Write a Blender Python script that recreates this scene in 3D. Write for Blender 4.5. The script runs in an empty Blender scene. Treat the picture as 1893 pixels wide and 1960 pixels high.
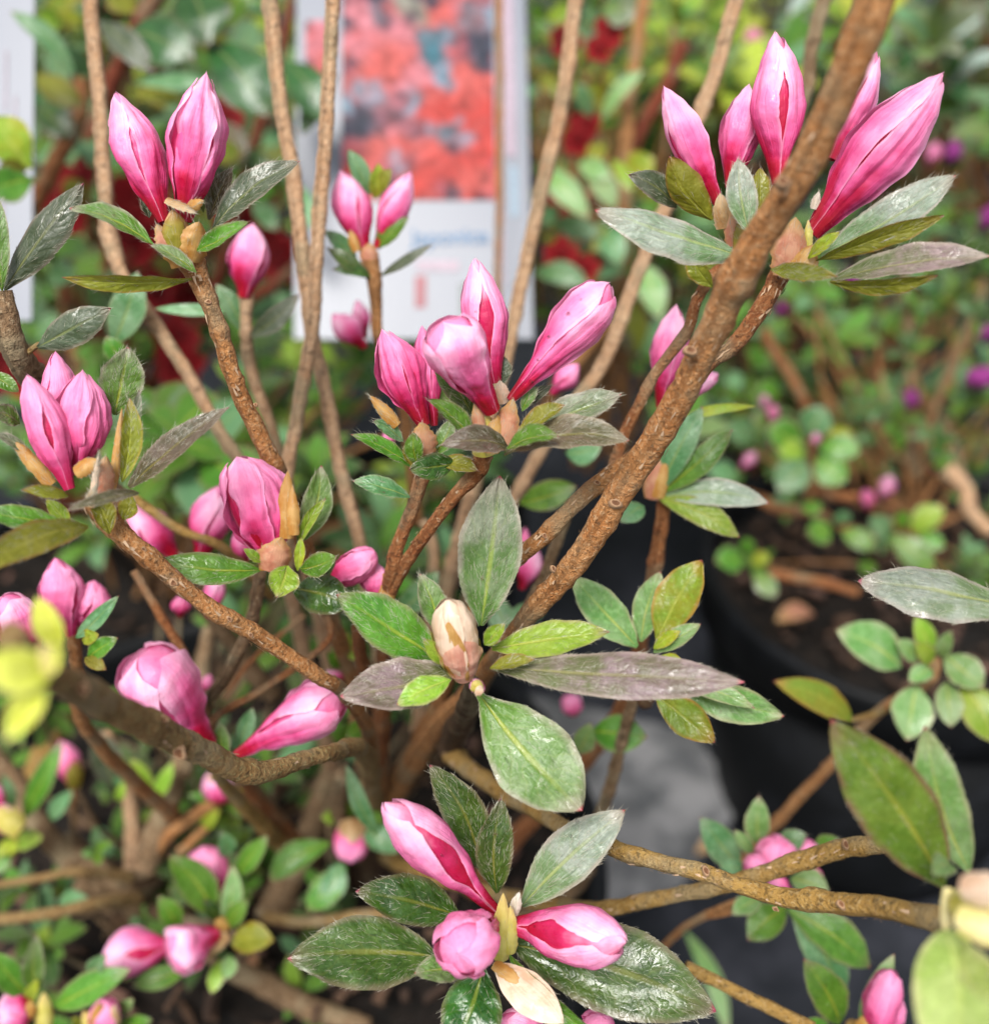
import bpy, math, random
from mathutils import Vector, Matrix, noise
R = math.radians
random.seed(7)
SC = bpy.context.scene
COL = SC.collection

# ------------------------------------------------------------------ camera, sky, sun, exposure
TILT = R(35)
CAM = Vector((0, 0, .52))
FW = Vector((0, math.cos(TILT), -math.sin(TILT)))
UPV = Vector((0, math.sin(TILT), math.cos(TILT)))
RT = Vector((1, 0, 0))
FPX = 980 / math.tan(R(25))
cam = bpy.data.cameras.new('camera')
camo = bpy.data.objects.new('camera', cam)
COL.objects.link(camo)
camo.location = CAM
camo.rotation_euler = (R(90) - TILT, 0, 0)
cam.sensor_fit = 'VERTICAL'
cam.sensor_height = 24
cam.lens = 12 / math.tan(R(25))
cam.clip_start = .01
cam.clip_end = 60
cam.dof.use_dof = True
cam.dof.focus_distance = .2
cam.dof.aperture_fstop = cam.lens / 4.1
SC.camera = camo

world = bpy.data.worlds.new('World')
SC.world = world
world.use_nodes = True
wt = world.node_tree
sky = wt.nodes.new('ShaderNodeTexSky')
sky.sky_type = 'NISHITA'
sky.sun_disc = False
SUN_EL, SUN_AZ = R(58), R(200)
sky.sun_elevation = SUN_EL
sky.sun_rotation = SUN_AZ
sky.dust_density = 3.0
sky.air_density = 1.0
hs = wt.nodes.new('ShaderNodeHueSaturation')
hs.inputs['Saturation'].default_value = .28
wt.links.new(sky.outputs[0], hs.inputs['Color'])
bg = wt.nodes['Background']
wt.links.new(hs.outputs[0], bg.inputs[0])
bg.inputs[1].default_value = .065
sun = bpy.data.lights.new('sun', 'SUN')
suno = bpy.data.objects.new('sun', sun)
COL.objects.link(suno)
sun.energy = 1.5
sun.angle = R(24)
sun.color = (1, .965, .92)
sd = Vector((math.sin(SUN_AZ) * math.cos(SUN_EL), math.cos(SUN_AZ) * math.cos(SUN_EL), math.sin(SUN_EL)))
suno.rotation_euler = sd.to_track_quat('Z', 'Y').to_euler()
SC.view_settings.view_transform = 'Standard'
SC.view_settings.look = 'None'
SC.view_settings.gamma = 1
SC.view_settings.use_curve_mapping = False
SC.view_settings.exposure = 1.7
SC.cycles.use_denoising = True
SC.cycles.max_bounces = 8
SC.cycles.transparent_max_bounces = 8
SC.cycles.sample_clamp_indirect = 6

# ------------------------------------------------------------------ layout helper: photo pixel + distance -> point in the place
ZS = .3392
ZN = {0: (0, 0, 1), 1: (0, 0, ZS), 2: (622.6, 0, ZS), 3: (1251, 0, ZS), 4: (0, 651.7, ZS), 5: (622.6, 651.7, ZS),
      6: (1251, 651.7, ZS), 7: (0, 1298.6, ZS), 8: (622.6, 1298.6, ZS), 9: (1251, 1298.6, ZS),
      10: (223.7, 972.8, .27235), 11: (0, 1070, .1787), 12: (1459.1, 486.4, .2292)}


def P(z, x, y, d):
    ox, oy, s = ZN[z]
    return CAM + d * (FW + ((ox + x * s - 946.5) / FPX) * RT - ((oy + y * s - 980) / FPX) * UPV)


def px(z, w, d):
    return w * ZN[z][2] * d / FPX


def on_plane(x, y, h):
    v = FW + ((x - 946.5) / FPX) * RT - ((y - 980) / FPX) * UPV
    return CAM + v * ((h - CAM.z) / v.z)


# ------------------------------------------------------------------ node helper
class NT:
    def __init__(self, name):
        self.m = bpy.data.materials.new(name)
        self.m.use_nodes = True
        self.t = self.m.node_tree
        self.t.nodes.clear()
        self.out = self.t.nodes.new('ShaderNodeOutputMaterial')

    def n(self, typ, **kw):
        o = self.t.nodes.new(typ)
        for k, v in kw.items():
            setattr(o, k, v)
        return o

    def set(self, sock, v):
        if isinstance(v, bpy.types.NodeSocket):
            self.t.links.new(v, sock)
        elif isinstance(v, (tuple, list)) and len(v) == 3 and sock.type == 'RGBA':
            sock.default_value = (*v, 1)
        else:
            sock.default_value = v

    def math(self, op, a, b=None, c=None, clamp=False):
        o = self.n('ShaderNodeMath', operation=op, use_clamp=clamp)
        for i, v in enumerate((a, b, c)):
            if v is not None:
                self.set(o.inputs[i], v)
        return o.outputs[0]

    def mix(self, f, a, b, blend='MIX'):
        o = self.n('ShaderNodeMix', data_type='RGBA', blend_type=blend)
        self.set(o.inputs[0], f)
        self.set(o.inputs[6], a)
        self.set(o.inputs[7], b)
        return o.outputs[2]

    def step(self, v, a, b, lo=0., hi=1.):
        o = self.n('ShaderNodeMapRange', interpolation_type='SMOOTHSTEP')
        self.set(o.inputs[0], v)
        o.inputs[1].default_value = a
        o.inputs[2].default_value = b
        o.inputs[3].default_value = lo
        o.inputs[4].default_value = hi
        return o.outputs[0]

    def noise(self, vec, scale, detail=3, rough=.55):
        o = self.n('ShaderNodeTexNoise')
        self.set(o.inputs['Vector'], vec)
        o.inputs['Scale'].default_value = scale
        o.inputs['Detail'].default_value = detail
        o.inputs['Roughness'].default_value = rough
        return o.outputs[0]

    def ramp(self, v, stops):
        o = self.n('ShaderNodeValToRGB')
        self.set(o.inputs[0], v)
        e = o.color_ramp.elements
        while len(e) < len(stops):
            e.new(.5)
        for k, (p, c) in enumerate(stops):
            e[k].position = p
            e[k].color = (*c, 1)
        return o.outputs[0]

    def bump(self, h, strength, dist):
        o = self.n('ShaderNodeBump')
        self.set(o.inputs['Height'], h)
        o.inputs['Strength'].default_value = strength
        o.inputs['Distance'].default_value = dist
        return o.outputs[0]

    def bsdf(self, col, rough=.5, spec=.5, normal=None, transl=0., tcol=None, coat=0., sss=0.):
        p = self.n('ShaderNodeBsdfPrincipled')
        self.set(p.inputs['Base Color'], col)
        self.set(p.inputs['Roughness'], rough)
        p.inputs['Specular IOR Level'].default_value = spec
        if normal is not None:
            self.set(p.inputs['Normal'], normal)
        if coat:
            self.set(p.inputs['Coat Weight'], coat)
            p.inputs['Coat Roughness'].default_value = .08
        s = p.outputs[0]
        if transl:
            t = self.n('ShaderNodeBsdfTranslucent')
            self.set(t.inputs[0], tcol if tcol is not None else col)
            if normal is not None:
                self.set(t.inputs['Normal'], normal)
            m = self.n('ShaderNodeMixShader')
            m.inputs[0].default_value = transl
            self.t.links.new(s, m.inputs[1])
            self.t.links.new(t.outputs[0], m.inputs[2])
            s = m.outputs[0]
        self.t.links.new(s, self.out.inputs[0])
        return self.m


def mat_leaf(name, c1, c2, rim, rib, under, rough=.42, transl=.22, wet=.3, quilt=1., spec=.38, tipcol=(.30, .05, .07), ribw=.07, green=None):
    k = NT(name)
    tc = k.n('ShaderNodeTexCoord')
    uv = k.n('ShaderNodeSeparateXYZ')
    k.set(uv.inputs[0], tc.outputs['UV'])
    s, t = uv.outputs[0], uv.outputs[1]
    a = k.math('ABSOLUTE', k.math('MULTIPLY_ADD', s, 2, -1))
    obj = tc.outputs['Object']
    inf = k.n('ShaderNodeObjectInfo')
    nz = k.n('ShaderNodeVectorMath', operation='ADD')
    k.set(nz.inputs[0], obj)
    rr = k.n('ShaderNodeCombineXYZ')
    k.set(rr.inputs[0], k.math('MULTIPLY', inf.outputs['Random'], 3.1))
    k.set(nz.inputs[1], rr.outputs[0])
    v = nz.outputs[0]
    big = k.step(k.noise(v, 170, 3), .38, .64)
    fine = k.noise(v, 900, 4, .6)
    col = k.mix(big, c1, c2)
    col = k.mix(k.step(fine, .45, .75, 0, .35), col, tuple(min(1, x * 1.9 + .015) for x in c2))
    if green:      # the foot of the leaf keeps its green, the grey felt thickens towards the tip
        g_ = k.math('ADD', t, k.math('MULTIPLY_ADD', big, .35, -.17))
        col = k.mix(k.step(g_, .12, .72, .85, 0), col, k.mix(big, green, tuple(x * 1.35 for x in green)))
    mpu = k.n('ShaderNodeMapping')
    k.set(mpu.inputs[0], tc.outputs['UV'])
    mpu.inputs['Scale'].default_value = (26, 7, 1)
    k.set(mpu.inputs['Location'], rr.outputs[0])
    stk = k.noise(mpu.outputs[0], 1, 4, .65)
    if green or 'hair' in name or 'grey' in name or 'purple' in name:     # felt combed along the leaf: pale and bare streaks
        col = k.mix(k.step(stk, .56, .68, 0, .6), col, tuple(x * .42 for x in c1))
        col = k.mix(k.step(stk, .46, .32, 0, .45), col, tuple(min(1, x * 1.7 + .03) for x in c2))
    # side veins: lines leaving the midrib obliquely towards the tip
    w = k.math('SUBTRACT', k.math('MULTIPLY', t, 8.5), k.math('MULTIPLY', a, 2.1))
    w = k.math('ADD', w, k.math('MULTIPLY', k.noise(v, 260, 2), 1.5))
    cell = k.math('PINGPONG', w, .5)
    vein = k.step(cell, 0, .1, 1, 0)
    col = k.mix(k.math('MULTIPLY', vein, .13), col, rib)
    mr = k.step(a, ribw * .4, ribw * 1.6, 1, 0)
    mr = k.math('MULTIPLY', mr, k.step(t, .15, 1.0, .85, .12))
    col = k.mix(mr, col, rib)
    edge = k.math('MAXIMUM', k.step(a, .74, 1.0), k.step(t, .80, 1.0))
    edge = k.math('MULTIPLY', edge, k.step(k.noise(v, 260, 2), .28, .6, .35, 1))
    col = k.mix(k.math('MULTIPLY', edge, .8), col, rim)
    col = k.mix(k.step(t, .965, .995), col, tipcol)
    spots = k.step(k.noise(v, 420, 2), .70, .77, 0, .55)
    col = k.mix(spots, col, (.075, .05, .025))
    val = k.n('ShaderNodeHueSaturation')
    k.set(val.inputs['Color'], col)
    k.set(val.inputs['Value'], k.math('MULTIPLY_ADD', inf.outputs['Random'], .4, .82))
    k.set(val.inputs['Hue'], k.math('MULTIPLY_ADD', inf.outputs['Random'], .03, .485))
    geo = k.n('ShaderNodeNewGeometry')
    under_c = k.mix(k.step(fine, .4, .7, 0, .4), under, tuple(x * .75 for x in under))
    under_c = k.mix(k.math('MULTIPLY', mr, .6), under_c, tuple(min(1, x * 1.5) for x in under))
    col = k.mix(geo.outputs['Backfacing'], val.outputs[0], under_c)
    wetm = k.step(k.noise(v, 260, 3), .54, .60)
    ro = k.math('MULTIPLY_ADD', fine, .25, rough - .1)
    ro = k.math('SUBTRACT', ro, k.math('MULTIPLY', wetm, wet * .8), clamp=True)
    ro = k.math('MAXIMUM', ro, .19)
    vo = k.n('ShaderNodeTexVoronoi', feature='DISTANCE_TO_EDGE')
    k.set(vo.inputs['Vector'], v)
    vo.inputs['Scale'].default_value = 720
    net = k.step(vo.outputs['Distance'], 0, .22)
    h = k.math('ADD', k.math('MULTIPLY', k.step(cell, 0, .4), .13 * quilt), k.math('MULTIPLY', fine, .45))
    h = k.math('ADD', h, k.math('MULTIPLY', net, .10))
    h = k.math('SUBTRACT', h, k.math('MULTIPLY', mr, .6))
    nrm = k.bump(h, .7, .0004)
    return k.bsdf(col, ro, spec, nrm, transl, k.mix(.35, col, (.30, .40, .05)))


def mat_petal(name, base, low, mid, high, tip, rough=.42):
    k = NT(name)
    tc = k.n('ShaderNodeTexCoord')
    uv = k.n('ShaderNodeSeparateXYZ')
    k.set(uv.inputs[0], tc.outputs['UV'])
    s, t = uv.outputs[0], uv.outputs[1]
    a = k.math('ABSOLUTE', k.math('MULTIPLY_ADD', s, 2, -1))
    v = tc.outputs['Object']
    n1 = k.noise(v, 190, 3)
    # fine lengthwise streaks of the petal
    mp = k.n('ShaderNodeMapping')
    k.set(mp.inputs[0], tc.outputs['UV'])
    mp.inputs['Scale'].default_value = (34, 2.2, 1)
    st = k.noise(mp.outputs[0], 1, 3)
    tt = k.math('ADD', t, k.math('MULTIPLY_ADD', n1, .62, -.31))
    tt = k.math('ADD', tt, k.math('MULTIPLY_ADD', st, .20, -.10))
    tt = k.math('ADD', tt, k.math('MULTIPLY_ADD', a, .20, -.10), clamp=True)
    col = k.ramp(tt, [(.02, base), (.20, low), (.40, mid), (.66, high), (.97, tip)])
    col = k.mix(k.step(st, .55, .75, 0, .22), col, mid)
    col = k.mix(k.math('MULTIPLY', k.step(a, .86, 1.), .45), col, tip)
    fine = k.noise(v, 1500, 3)
    h = k.math('ADD', k.math('MULTIPLY', st, .35), k.math('MULTIPLY', k.noise(v, 300, 2), .7))
    nrm = k.bump(k.math('ADD', h, k.math('MULTIPLY', fine, .12)), .8, .0008)
    ro = k.math('MULTIPLY_ADD', k.step(k.noise(v, 330, 2), .52, .62), -.22, rough)
    return k.bsdf(col, ro, .45, nrm, .30, k.mix(.25, col, high))


def mat_scale(name, c1, c2, edge, rough=.38):
    k = NT(name)
    tc = k.n('ShaderNodeTexCoord')
    uv = k.n('ShaderNodeSeparateXYZ')
    k.set(uv.inputs[0], tc.outputs['UV'])
    s, t = uv.outputs[0], uv.outputs[1]
    a = k.math('ABSOLUTE', k.math('MULTIPLY_ADD', s, 2, -1))
    v = tc.outputs['Object']
    n1 = k.step(k.noise(v, 350, 3), .36, .64)
    col = k.mix(n1, c1, c2)
    col = k.mix(k.step(t, .55, 1.0, 0, .8), col, edge)
    col = k.mix(k.step(a, .7, 1.0, 0, .6), col, edge)
    mp = k.n('ShaderNodeMapping')
    k.set(mp.inputs[0], tc.outputs['UV'])
    mp.inputs['Scale'].default_value = (18, 1.5, 1)
    st = k.noise(mp.outputs[0], 1, 3)
    col = k.mix(k.step(st, .5, .75, 0, .45), col, tuple(x * .62 for x in c1))
    nrm = k.bump(k.math('ADD', st, n1), .3, .0003)
    return k.bsdf(col, rough, .5, nrm, .25, col)


def mat_bark(name, c1, c2, c3, sc=1., bump=.0007, rough=.75):
    k = NT(name)
    tc = k.n('ShaderNodeTexCoord')
    uvm = k.n('ShaderNodeMapping')
    k.set(uvm.inputs[0], tc.outputs['UV'])
    uvm.inputs['Scale'].default_value = (9, 60, 1)
    v = tc.outputs['Object']
    n1 = k.noise(v, 210 * sc, 4, .6)
    n2 = k.noise(v, 1300 * sc, 4, .7)
    n3 = k.noise(uvm.outputs[0], 1, 4, .6)
    col = k.mix(k.step(n1, .36, .62), c1, c2)
    col = k.mix(k.step(n2, .5, .66, 0, .9), col, c3)
    col = k.mix(k.step(k.noise(v, 800 * sc, 3), .55, .68, 0, .75), col, tuple(x * .3 for x in c1))
    col = k.mix(k.step(n3, .52, .70, 0, .65), col, tuple(x * .38 for x in c1))
    col = k.mix(k.step(k.noise(v, 75, 3), .50, .66, 0, .55), col, (.30, .25, .15))
    nrm = k.bump(k.math('ADD', k.math('ADD', n1, k.math('MULTIPLY', n2, 1.4)), k.math('MULTIPLY', n3, 1.3)), 1., bump * 1.3)
    return k.bsdf(col, rough, .3, nrm)


def mat_plain(name, c, rough=.6, transl=0., spec=.4):
    k = NT(name)
    tc = k.n('ShaderNodeTexCoord')
    n = k.noise(tc.outputs['Object'], 500, 3)
    col = k.mix(k.step(n, .35, .7), tuple(x * .8 for x in c), tuple(min(1, x * 1.12) for x in c))
    return k.bsdf(col, rough, spec, None, transl, c)


ML = {
    'green': mat_leaf('leaf_green', (.046, .140, .010), (.078, .190, .018), (.18, .16, .08), (.24, .29, .03), (.17, .25, .035), .34, .2, .6),
    'dark': mat_leaf('leaf_dark_green', (.014, .050, .007), (.028, .086, .010), (.10, .085, .04), (.14, .17, .022), (.12, .18, .03), .26, .10, .85, spec=.5),
    'darkhair': mat_leaf('leaf_dark_hairy', (.024, .062, .009), (.046, .094, .014), (.17, .14, .085), (.18, .19, .035), (.15, .20, .04), .28, .12, .85, spec=.5),
    'grey': mat_leaf('leaf_grey_hairy', (.100, .128, .070), (.148, .168, .112), (.25, .21, .175), (.21, .26, .045), (.23, .27, .03), .44, .12, .35, green=(.058, .128, .018)),
    'greygreen': mat_leaf('leaf_grey_green', (.075, .145, .030), (.125, .180, .068), (.25, .215, .165), (.26, .29, .035), (.21, .27, .04), .38, .15, .4, green=(.066, .145, .012)),
    'darkgrey': mat_leaf('leaf_dark_grey', (.036, .056, .025), (.066, .082, .052), (.17, .14, .105), (.13, .15, .045), (.15, .18, .03), .38, .12, .5),
    'purple': mat_leaf('leaf_purple_grey', (.100, .074, .055), (.165, .115, .120), (.27, .21, .18), (.18, .17, .06), (.21, .24, .035), .40, .1, .5, tipcol=(.5, .1, .14), green=(.066, .088, .020)),
    'brown': mat_leaf('leaf_brown_purple', (.052, .050, .020), (.092, .068, .046), (.20, .155, .11), (.16, .14, .035), (.19, .21, .025), .38, .12, .5),
    'olive': mat_leaf('leaf_olive', (.135, .145, .009), (.185, .185, .018), (.24, .12, .03), (.27, .28, .035), (.19, .21, .014), .42, .25, .3),
    'lime': mat_leaf('leaf_lime', (.150, .280, .018), (.225, .330, .036), (.33, .27, .13), (.38, .42, .08), (.26, .36, .05), .32, .28, .5),
    'redgreen': mat_leaf('leaf_red_edged', (.20, .195, .016), (.140, .210, .018), (.31, .13, .035), (.30, .32, .045), (.26, .30, .045), .36, .28, .35),
    'pale': mat_leaf('leaf_pale_green', (.105, .225, .055), (.175, .275, .110), (.32, .29, .17), (.34, .38, .09), (.28, .34, .10), .40, .22, .35),
    'teal': mat_leaf('leaf_teal', (.055, .165, .055), (.125, .235, .115), (.17, .22, .11), (.21, .28, .08), (.19, .26, .09), .32, .2, .6),
    'bright': mat_leaf('leaf_bright_lime', (.34, .42, .03), (.42, .50, .06), (.42, .36, .10), (.45, .50, .10), (.40, .48, .05), .3, .3, .4),
    'glint': mat_leaf('leaf_pale_glint', (.22, .30, .25), (.34, .42, .38), (.35, .38, .30), (.30, .36, .22), (.25, .32, .18), .25, .1, .3),  # bluish-white glints on far leaves, painted in as leaf colour
    'silver': mat_leaf('leaf_silver_hairy', (.150, .185, .140), (.215, .245, .200), (.30, .25, .215), (.24, .28, .09), (.23, .27, .03), .44, .12, .35, green=(.085, .150, .045)),
    'redrim': mat_leaf('leaf_brown_rimmed', (.070, .150, .015), (.105, .185, .024), (.20, .075, .065), (.25, .28, .035), (.20, .26, .045), .32, .22, .5, tipcol=(.42, .04, .08)),
    'paleyellow': mat_leaf('leaf_pale_yellow', (.22, .29, .055), (.30, .35, .11), (.42, .38, .18), (.40, .44, .12), (.30, .37, .09), .42, .15, .3),
    'blur_lime': mat_leaf('leaf_yellow_green', (.56, .64, .045), (.68, .74, .11), (.74, .74, .26), (.68, .72, .15), (.62, .70, .08), .6, .12, .1, tipcol=(.60, .60, .28)),
    'blue': mat_leaf('leaf_glossy_dark', (.012, .056, .014), (.026, .088, .022), (.07, .075, .03), (.12, .16, .05), (.12, .16, .06), .14, .1, .5),
    'yellow': mat_leaf('leaf_yellowing', (.29, .31, .018), (.22, .33, .028), (.38, .30, .05), (.40, .42, .08), (.30, .36, .05), .4, .3, .3),
}
MP = {
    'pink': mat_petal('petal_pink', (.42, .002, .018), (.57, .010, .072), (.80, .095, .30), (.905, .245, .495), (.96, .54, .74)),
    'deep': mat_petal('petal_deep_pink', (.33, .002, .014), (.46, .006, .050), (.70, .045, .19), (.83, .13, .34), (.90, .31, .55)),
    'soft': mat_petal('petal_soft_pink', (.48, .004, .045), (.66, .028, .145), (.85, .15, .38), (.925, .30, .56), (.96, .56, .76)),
    'flushed': mat_petal('petal_even_pink', (.54, .012, .08), (.71, .055, .205), (.84, .145, .36), (.89, .225, .46), (.94, .37, .61)),
    'red': mat_petal('petal_red', (.11, .002, .004), (.20, .004, .007), (.28, .007, .011), (.34, .010, .015), (.40, .022, .022)),
    'purple': mat_petal('petal_purple', (.16, .006, .10), (.22, .01, .15), (.29, .02, .21), (.35, .035, .27), (.42, .07, .33)),
    'inner': mat_petal('petal_inner', (.30, .002, .010), (.40, .003, .022), (.48, .007, .05), (.60, .03, .13), (.95, .50, .70)),
}
MS = {
    'tan': mat_scale('scale_tan', (.34, .18, .065), (.46, .30, .14), (.60, .46, .30), .6),
    'pink': mat_scale('scale_pink', (.44, .17, .10), (.54, .28, .17), (.40, .26, .08), .4),
    'orange': mat_scale('scale_orange', (.42, .19, .035), (.52, .31, .10), (.40, .22, .06), .45),
    'olive': mat_scale('scale_olive', (.22, .20, .015), (.31, .25, .03), (.28, .12, .035)),
    'cream': mat_scale('scale_cream', (.66, .42, .27), (.74, .56, .42), (.74, .60, .46)),
    'yellow': mat_scale('scale_yellow', (.52, .46, .08), (.62, .56, .16), (.62, .46, .18)),
    'peach': mat_scale('scale_peach', (.60, .27, .19), (.70, .41, .30), (.66, .42, .22), .3),
    'white': mat_scale('scale_white', (.62, .52, .40), (.70, .64, .54), (.74, .70, .62), .7),
    'paleyellow': mat_scale('scale_pale_yellow', (.80, .68, .24), (.86, .76, .38), (.82, .62, .26)),
}
MB = {
    'brown': mat_bark('bark_brown', (.36, .145, .042), (.44, .205, .072), (.54, .33, .17)),
    'red': mat_bark('bark_red_brown', (.27, .086, .026), (.35, .135, .045), (.46, .24, .11)),
    'tan': mat_bark('bark_tan', (.48, .275, .145), (.56, .355, .205), (.62, .44, .29), .8),
    'olive': mat_bark('bark_olive', (.32, .180, .042), (.40, .240, .064), (.48, .33, .14)),
    'grey': mat_bark('bark_grey_brown', (.17, .100, .048), (.23, .145, .076), (.33, .24, .145), .6),
    'dark': mat_bark('bark_dark', (.055, .028, .012), (.09, .047, .021), (.14, .08, .04)),
    'mossy': mat_bark('bark_mossy', (.25, .135, .045), (.32, .20, .080), (.38, .32, .14)),
    'wine': mat_bark('bark_wine_red', (.17, .028, .015), (.23, .052, .022), (.28, .085, .035)),
}
M_FLAKE = mat_plain('bark_flake', (.44, .30, .19), .85)
M_HAIR = mat_plain('leaf_hair', (.42, .40, .31), .5, .35)
M_BHAIR = mat_plain('bark_hair', (.44, .26, .115), .6, .3)
M_SCAR = mat_plain('scar_cream', (.33, .20, .11), .8)
M_SCARIN = mat_plain('scar_red', (.13, .055, .022), .8)

# ------------------------------------------------------------------ builders
def mesh_of(name, verts, faces, mats, uvs=None, fmat=None, smooth=True):
    me = bpy.data.meshes.new(name)
    me.from_pydata(verts, [], faces)
    for m in mats:
        me.materials.append(m)
    if smooth:
        me.polygons.foreach_set('use_smooth', [True] * len(faces))
    if fmat:
        me.polygons.foreach_set('material_index', fmat)
    if uvs:
        ul = me.uv_layers.new(name='UVMap')
        li = [0] * len(me.loops)
        me.loops.foreach_get('vertex_index', li)
        flat = []
        for i in li:
            flat += uvs[i]
        ul.data.foreach_set('uv', flat)
    me.update()
    return me


class Ctx:
    plant = None
    base = Vector()
    bud = None


def thing(name, label, cat, loc, group=None):
    o = bpy.data.objects.new(name, None)
    o.empty_display_size = .01
    COL.objects.link(o)
    o.location = loc
    o['label'] = label
    o['category'] = cat
    if group:
        o['group'] = group
    return o


def plant(name, label, cat, loc, group=None):
    Ctx.plant = thing(name, label, cat, loc, group)
    Ctx.base = Vector(loc)
    Ctx.bud = None
    return Ctx.plant


def part(name, me, M=None, parent=None, label=None):
    o = bpy.data.objects.new(name, me)
    COL.objects.link(o)
    p = parent or Ctx.plant
    o.parent = p
    if M is not None:
        o.matrix_basis = (Matrix.Translation(-Ctx.base) @ M) if p is Ctx.plant else M
    if label:
        o['label'] = label
    return o


def frame(org, X, N):
    X = X.normalized()
    Z = (N - X * N.dot(X)).normalized()
    Y = Z.cross(X)
    M = Matrix((X, Y, Z)).transposed().to_4x4()
    M.translation = org
    return M


def hair_strip(V, F, FM, U, p, d, nrm, ln, wd, mi, curl=.25):
    """one tapered hair: two quads and a tip triangle, bending back towards the surface"""
    sd_ = d.cross(nrm)
    if sd_.length < 1e-6:
        return
    sd_ = sd_.normalized() * wd * .5
    b = len(V)
    p1 = p + d * ln * .5
    p2 = p + (d - nrm * curl).normalized() * ln
    V += [p - sd_, p + sd_, p1 - sd_ * .8, p1 + sd_ * .8, p2]
    U += [(.5, .5)] * 5
    F += [(b, b + 1, b + 3, b + 2), (b + 2, b + 3, b + 4)]
    FM += [mi, mi]


def leaf_prof(t, kind):
    if kind == 'scale':
        return max(.02, (.70 + .45 * math.sin(min(1, t * 1.25) * 2.0)) * (1 - t ** 2.1) ** .8 / 1.02)
    if kind == 'obov':
        e = t ** 1.3
    elif kind == 'lance':
        e = t ** .92
    else:
        e = t ** 1.06
    v = max(0., math.sin(math.pi * e)) ** .74
    v *= 1 - .25 * max(0, t - .8) * 5 * .5
    return max(v, .085 * (1 - t) + .006)


def leaf_mesh(L, W, bend=.12, fold=.2, kind='ell', seed=0, mat=None, hair=0, nl=16, nw=10, side=0., tipdrop=0., ripple=.02, hmat=None, hlen=.0013, hw=.000055):
    rnd = random.Random(seed)
    so = Vector((rnd.uniform(0, 50), rnd.uniform(0, 50), 0))
    V, F, U, FM = [], [], [], []
    lop = rnd.uniform(-.06, .06)
    tw = rnd.uniform(-.42, .42) if kind != 'scale' else 0
    sb = rnd.uniform(-.07, .07) if kind != 'scale' else 0

    def pos(t, s):
        hw_ = W / 2 * leaf_prof(t, kind) * (1 + (lop * s)) * (1 + (.22 if kind == 'scale' else .06) * noise.noise(so + Vector((t * (12 if kind == 'scale' else 7), s, 3))))
        y = s * hw_ + side * L * math.sin(math.pi * t) * .5
        z = 4 * bend * L * t * (1 - t) - tipdrop * L * max(0, t - .6) ** 2
        z += fold * hw_ * (abs(s) ** (2.3 if kind == 'scale' else 1.7))
        z += ripple * W * noise.noise(so + Vector((t * 4.5, s * 1.7, 0))) * 2
        z += ripple * W * .8 * math.sin(t * 23 + s * 2) * abs(s)
        if tw:      # the blade twists a little and swings to one side
            z += y * math.sin(tw * (t - .3))
            y += sb * L * math.sin(math.pi * t)
        return Vector((t * L, y, z))
    for i in range(nl + 1):
        t = i / nl
        for j in range(nw + 1):
            s = j / nw * 2 - 1
            V.append(pos(t, s))
            U.append((s * .5 + .5, t))
    for i in range(nl):
        for j in range(nw):
            a = i * (nw + 1) + j
            F.append((a, a + nw + 1, a + nw + 2, a + 1))
            FM.append(0)
    if hair:
        for _ in range(int(hair * .6)):
            t = rnd.random() ** .8 * .97
            s = rnd.uniform(-.97, .97)
            p = pos(t, s)
            du = (pos(min(1, t + .02), s) - p).normalized()
            dv = (pos(t, min(1, s + .05)) - pos(t, max(-1, s - .05)))
            n = du.cross(dv)
            if n.length < 1e-12:
                continue
            n.normalize()
            dv.normalize()
            an = rnd.gauss(0, .35) + s * .5
            d = (du * math.cos(an) + dv * math.sin(an) + n * rnd.uniform(.03, .16)).normalized()
            hair_strip(V, F, FM, U, p + n * .00003, d, n, hlen * rnd.uniform(.7, 1.7), hw * rnd.uniform(.6, 1.15), 1, .10)
        for _ in range(int(hair * .10 + 8)):
            t = rnd.random() * .98
            s = rnd.choice((-1, 1))
            p = pos(t, s)
            du = (pos(min(1, t + .03), s) - pos(max(0, t - .03), s)).normalized()
            dv = (pos(t, 1) - pos(t, -1)).normalized() * s
            n = du.cross(dv)
            if n.length < 1e-12:
                continue
            n.normalize()
            d = (du * rnd.uniform(.8, 1.4) + dv * rnd.uniform(.1, .45) + n * rnd.uniform(-.15, .2)).normalized()
            hair_strip(V, F, FM, U, p, d, n, hlen * rnd.uniform(.4, .9), hw * .8, 1)
    return mesh_of('leaf', V, F, [mat, hmat or M_HAIR], U, FM)


LCOUNT = [0]


def leaf_frame(p0, p1, up):
    X = p1 - p0
    a = X.normalized()
    view = (CAM - (p0 + p1) / 2).normalized()
    n0 = (view - a * view.dot(a)).normalized()
    s = a.cross(n0)
    if s.dot(UPV + RT * .25) < 0:
        s = -s
    n = n0 * math.cos(R(up)) + s * math.sin(R(up))
    return frame(p0, X, n), X.length


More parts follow.
